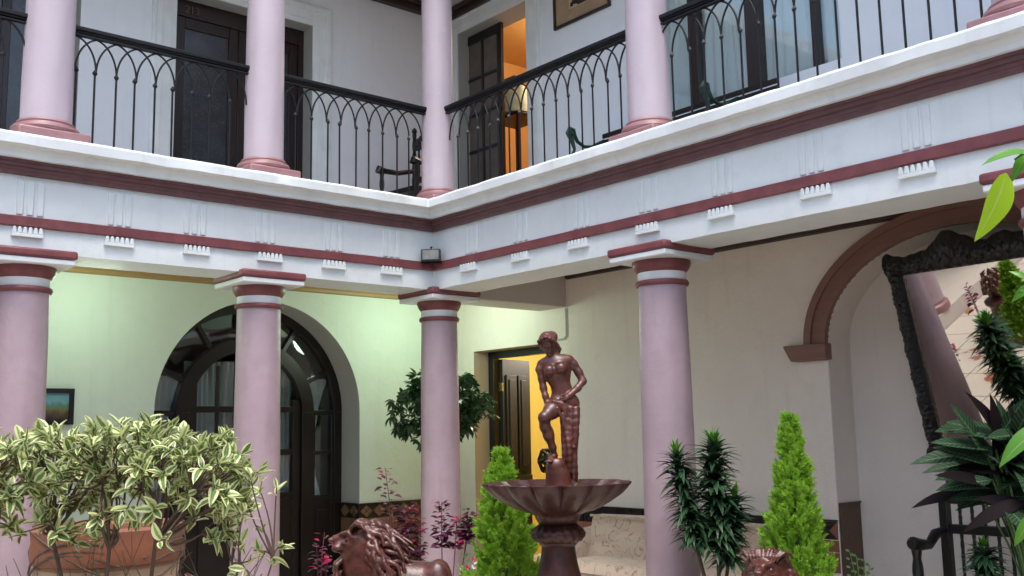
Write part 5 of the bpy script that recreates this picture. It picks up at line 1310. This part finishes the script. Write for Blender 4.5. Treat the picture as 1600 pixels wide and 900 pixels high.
purple('tall purple plant with one long red shoot beside the left lion', (-1.0, -.95, 0), [(0, -.12, 1.51, 26, 1.15), (.05, .0, 1.22, 55, .75), (.03, -.09, 1.15, 50, .72), (.08, .07, 1.24, 55, .75), (.1, .12, 1.14, 42, .78)], 31, .05)
purple('airy purple plant with small leaves in front of the corner column', (-.80, -1.20, 0), [(0, -.02, 1.26, 40, .92), (.03, .09, 1.16, 26, .9), (.05, .17, 1.19, 40, .95), (.06, .2, 1.14, 30, .98)], 33, .03)
purple('pink leaved sprigs rising behind the head of the left lion', (-1.95, -1.45, 0), [(0, .02, 1.15, 8, .9), (-.02, -.03, 1.08, 7, .9), (.06, .04, .98, 5, .85)], 35, .03)
# flowers by the column foot
PK2 = leaf_mesh('petal', .022, .018, PINK, 3, .1, .1, (.85, .8)); WHF = paint('white_petal', (.7, .68, .66), .6); WH2 = leaf_mesh('petal', .02, .018, leafmat('white_petal_leaf', (.7, .62, .66), rough=.6, hue=.1), 3, .1, .1, (.85, .8)); SG = leaf_mesh('leaf', .04, .022, SMALLGREEN, 4, .4, .2, (.85, .8))
fb = thing('flowering_plant', 'low flowering plant with magenta and white blooms right of the left lion', 'plant', loc=(-.93, -1.72, 0)); pl = []; rd = random.Random(41); sm = MB()
for i in range(90):
    p = dv(rd.uniform(-.08, .10), rd.uniform(-.08, .08), rd.uniform(.74, .93)); pl.append((SG, mat_dir(p, rv(rd)+Vector((0, 0, .5)), Vector((0, 0, 1)), rd.uniform(.7, 1.2))))
    if i % 6 == 0: sm.tube([dv(0, 0, .4), p], .002, 5)
for c in range(9):
    p = dv(rd.uniform(-.09, .10), -.08, rd.uniform(.84, .95)); lf = PK2 if c % 2 else WH2
    for k in range(6): a = k*1.05; pl.append((lf, mat_dir(p, Vector((math.cos(a), math.sin(a)*.5, math.sin(a)*.8)), Vector((-.5, -.6, .4)), 1.0)))
put_leaves(fb, pl, cap=200); sm.build('stems', SMALLGREEN, fb)
sg = thing('seedling', 'thin sprig of young fern standing before the brown niche jamb', 'plant', loc=(.55, -3.66, 0)); sm = MB(); pl = []
for k, a in enumerate((-.04, .0, .05, .08)):
    p = dv(a, 0, .98-.03*k); sm.tube(bez(dv(.02, 0, .2), dv(.02, 0, .7), p, 8), .003, 5)
    for j in range(9): pl.append((SG, mat_dir(dv(a, 0, .98-.03*k-.025*j), rt_h*(1 if j % 2 else -1)+Vector((0, 0, .4)), -fw_h, .7)))
put_leaves(sg, pl, cap=100); sm.build('stems', SMALLGREEN, sg)
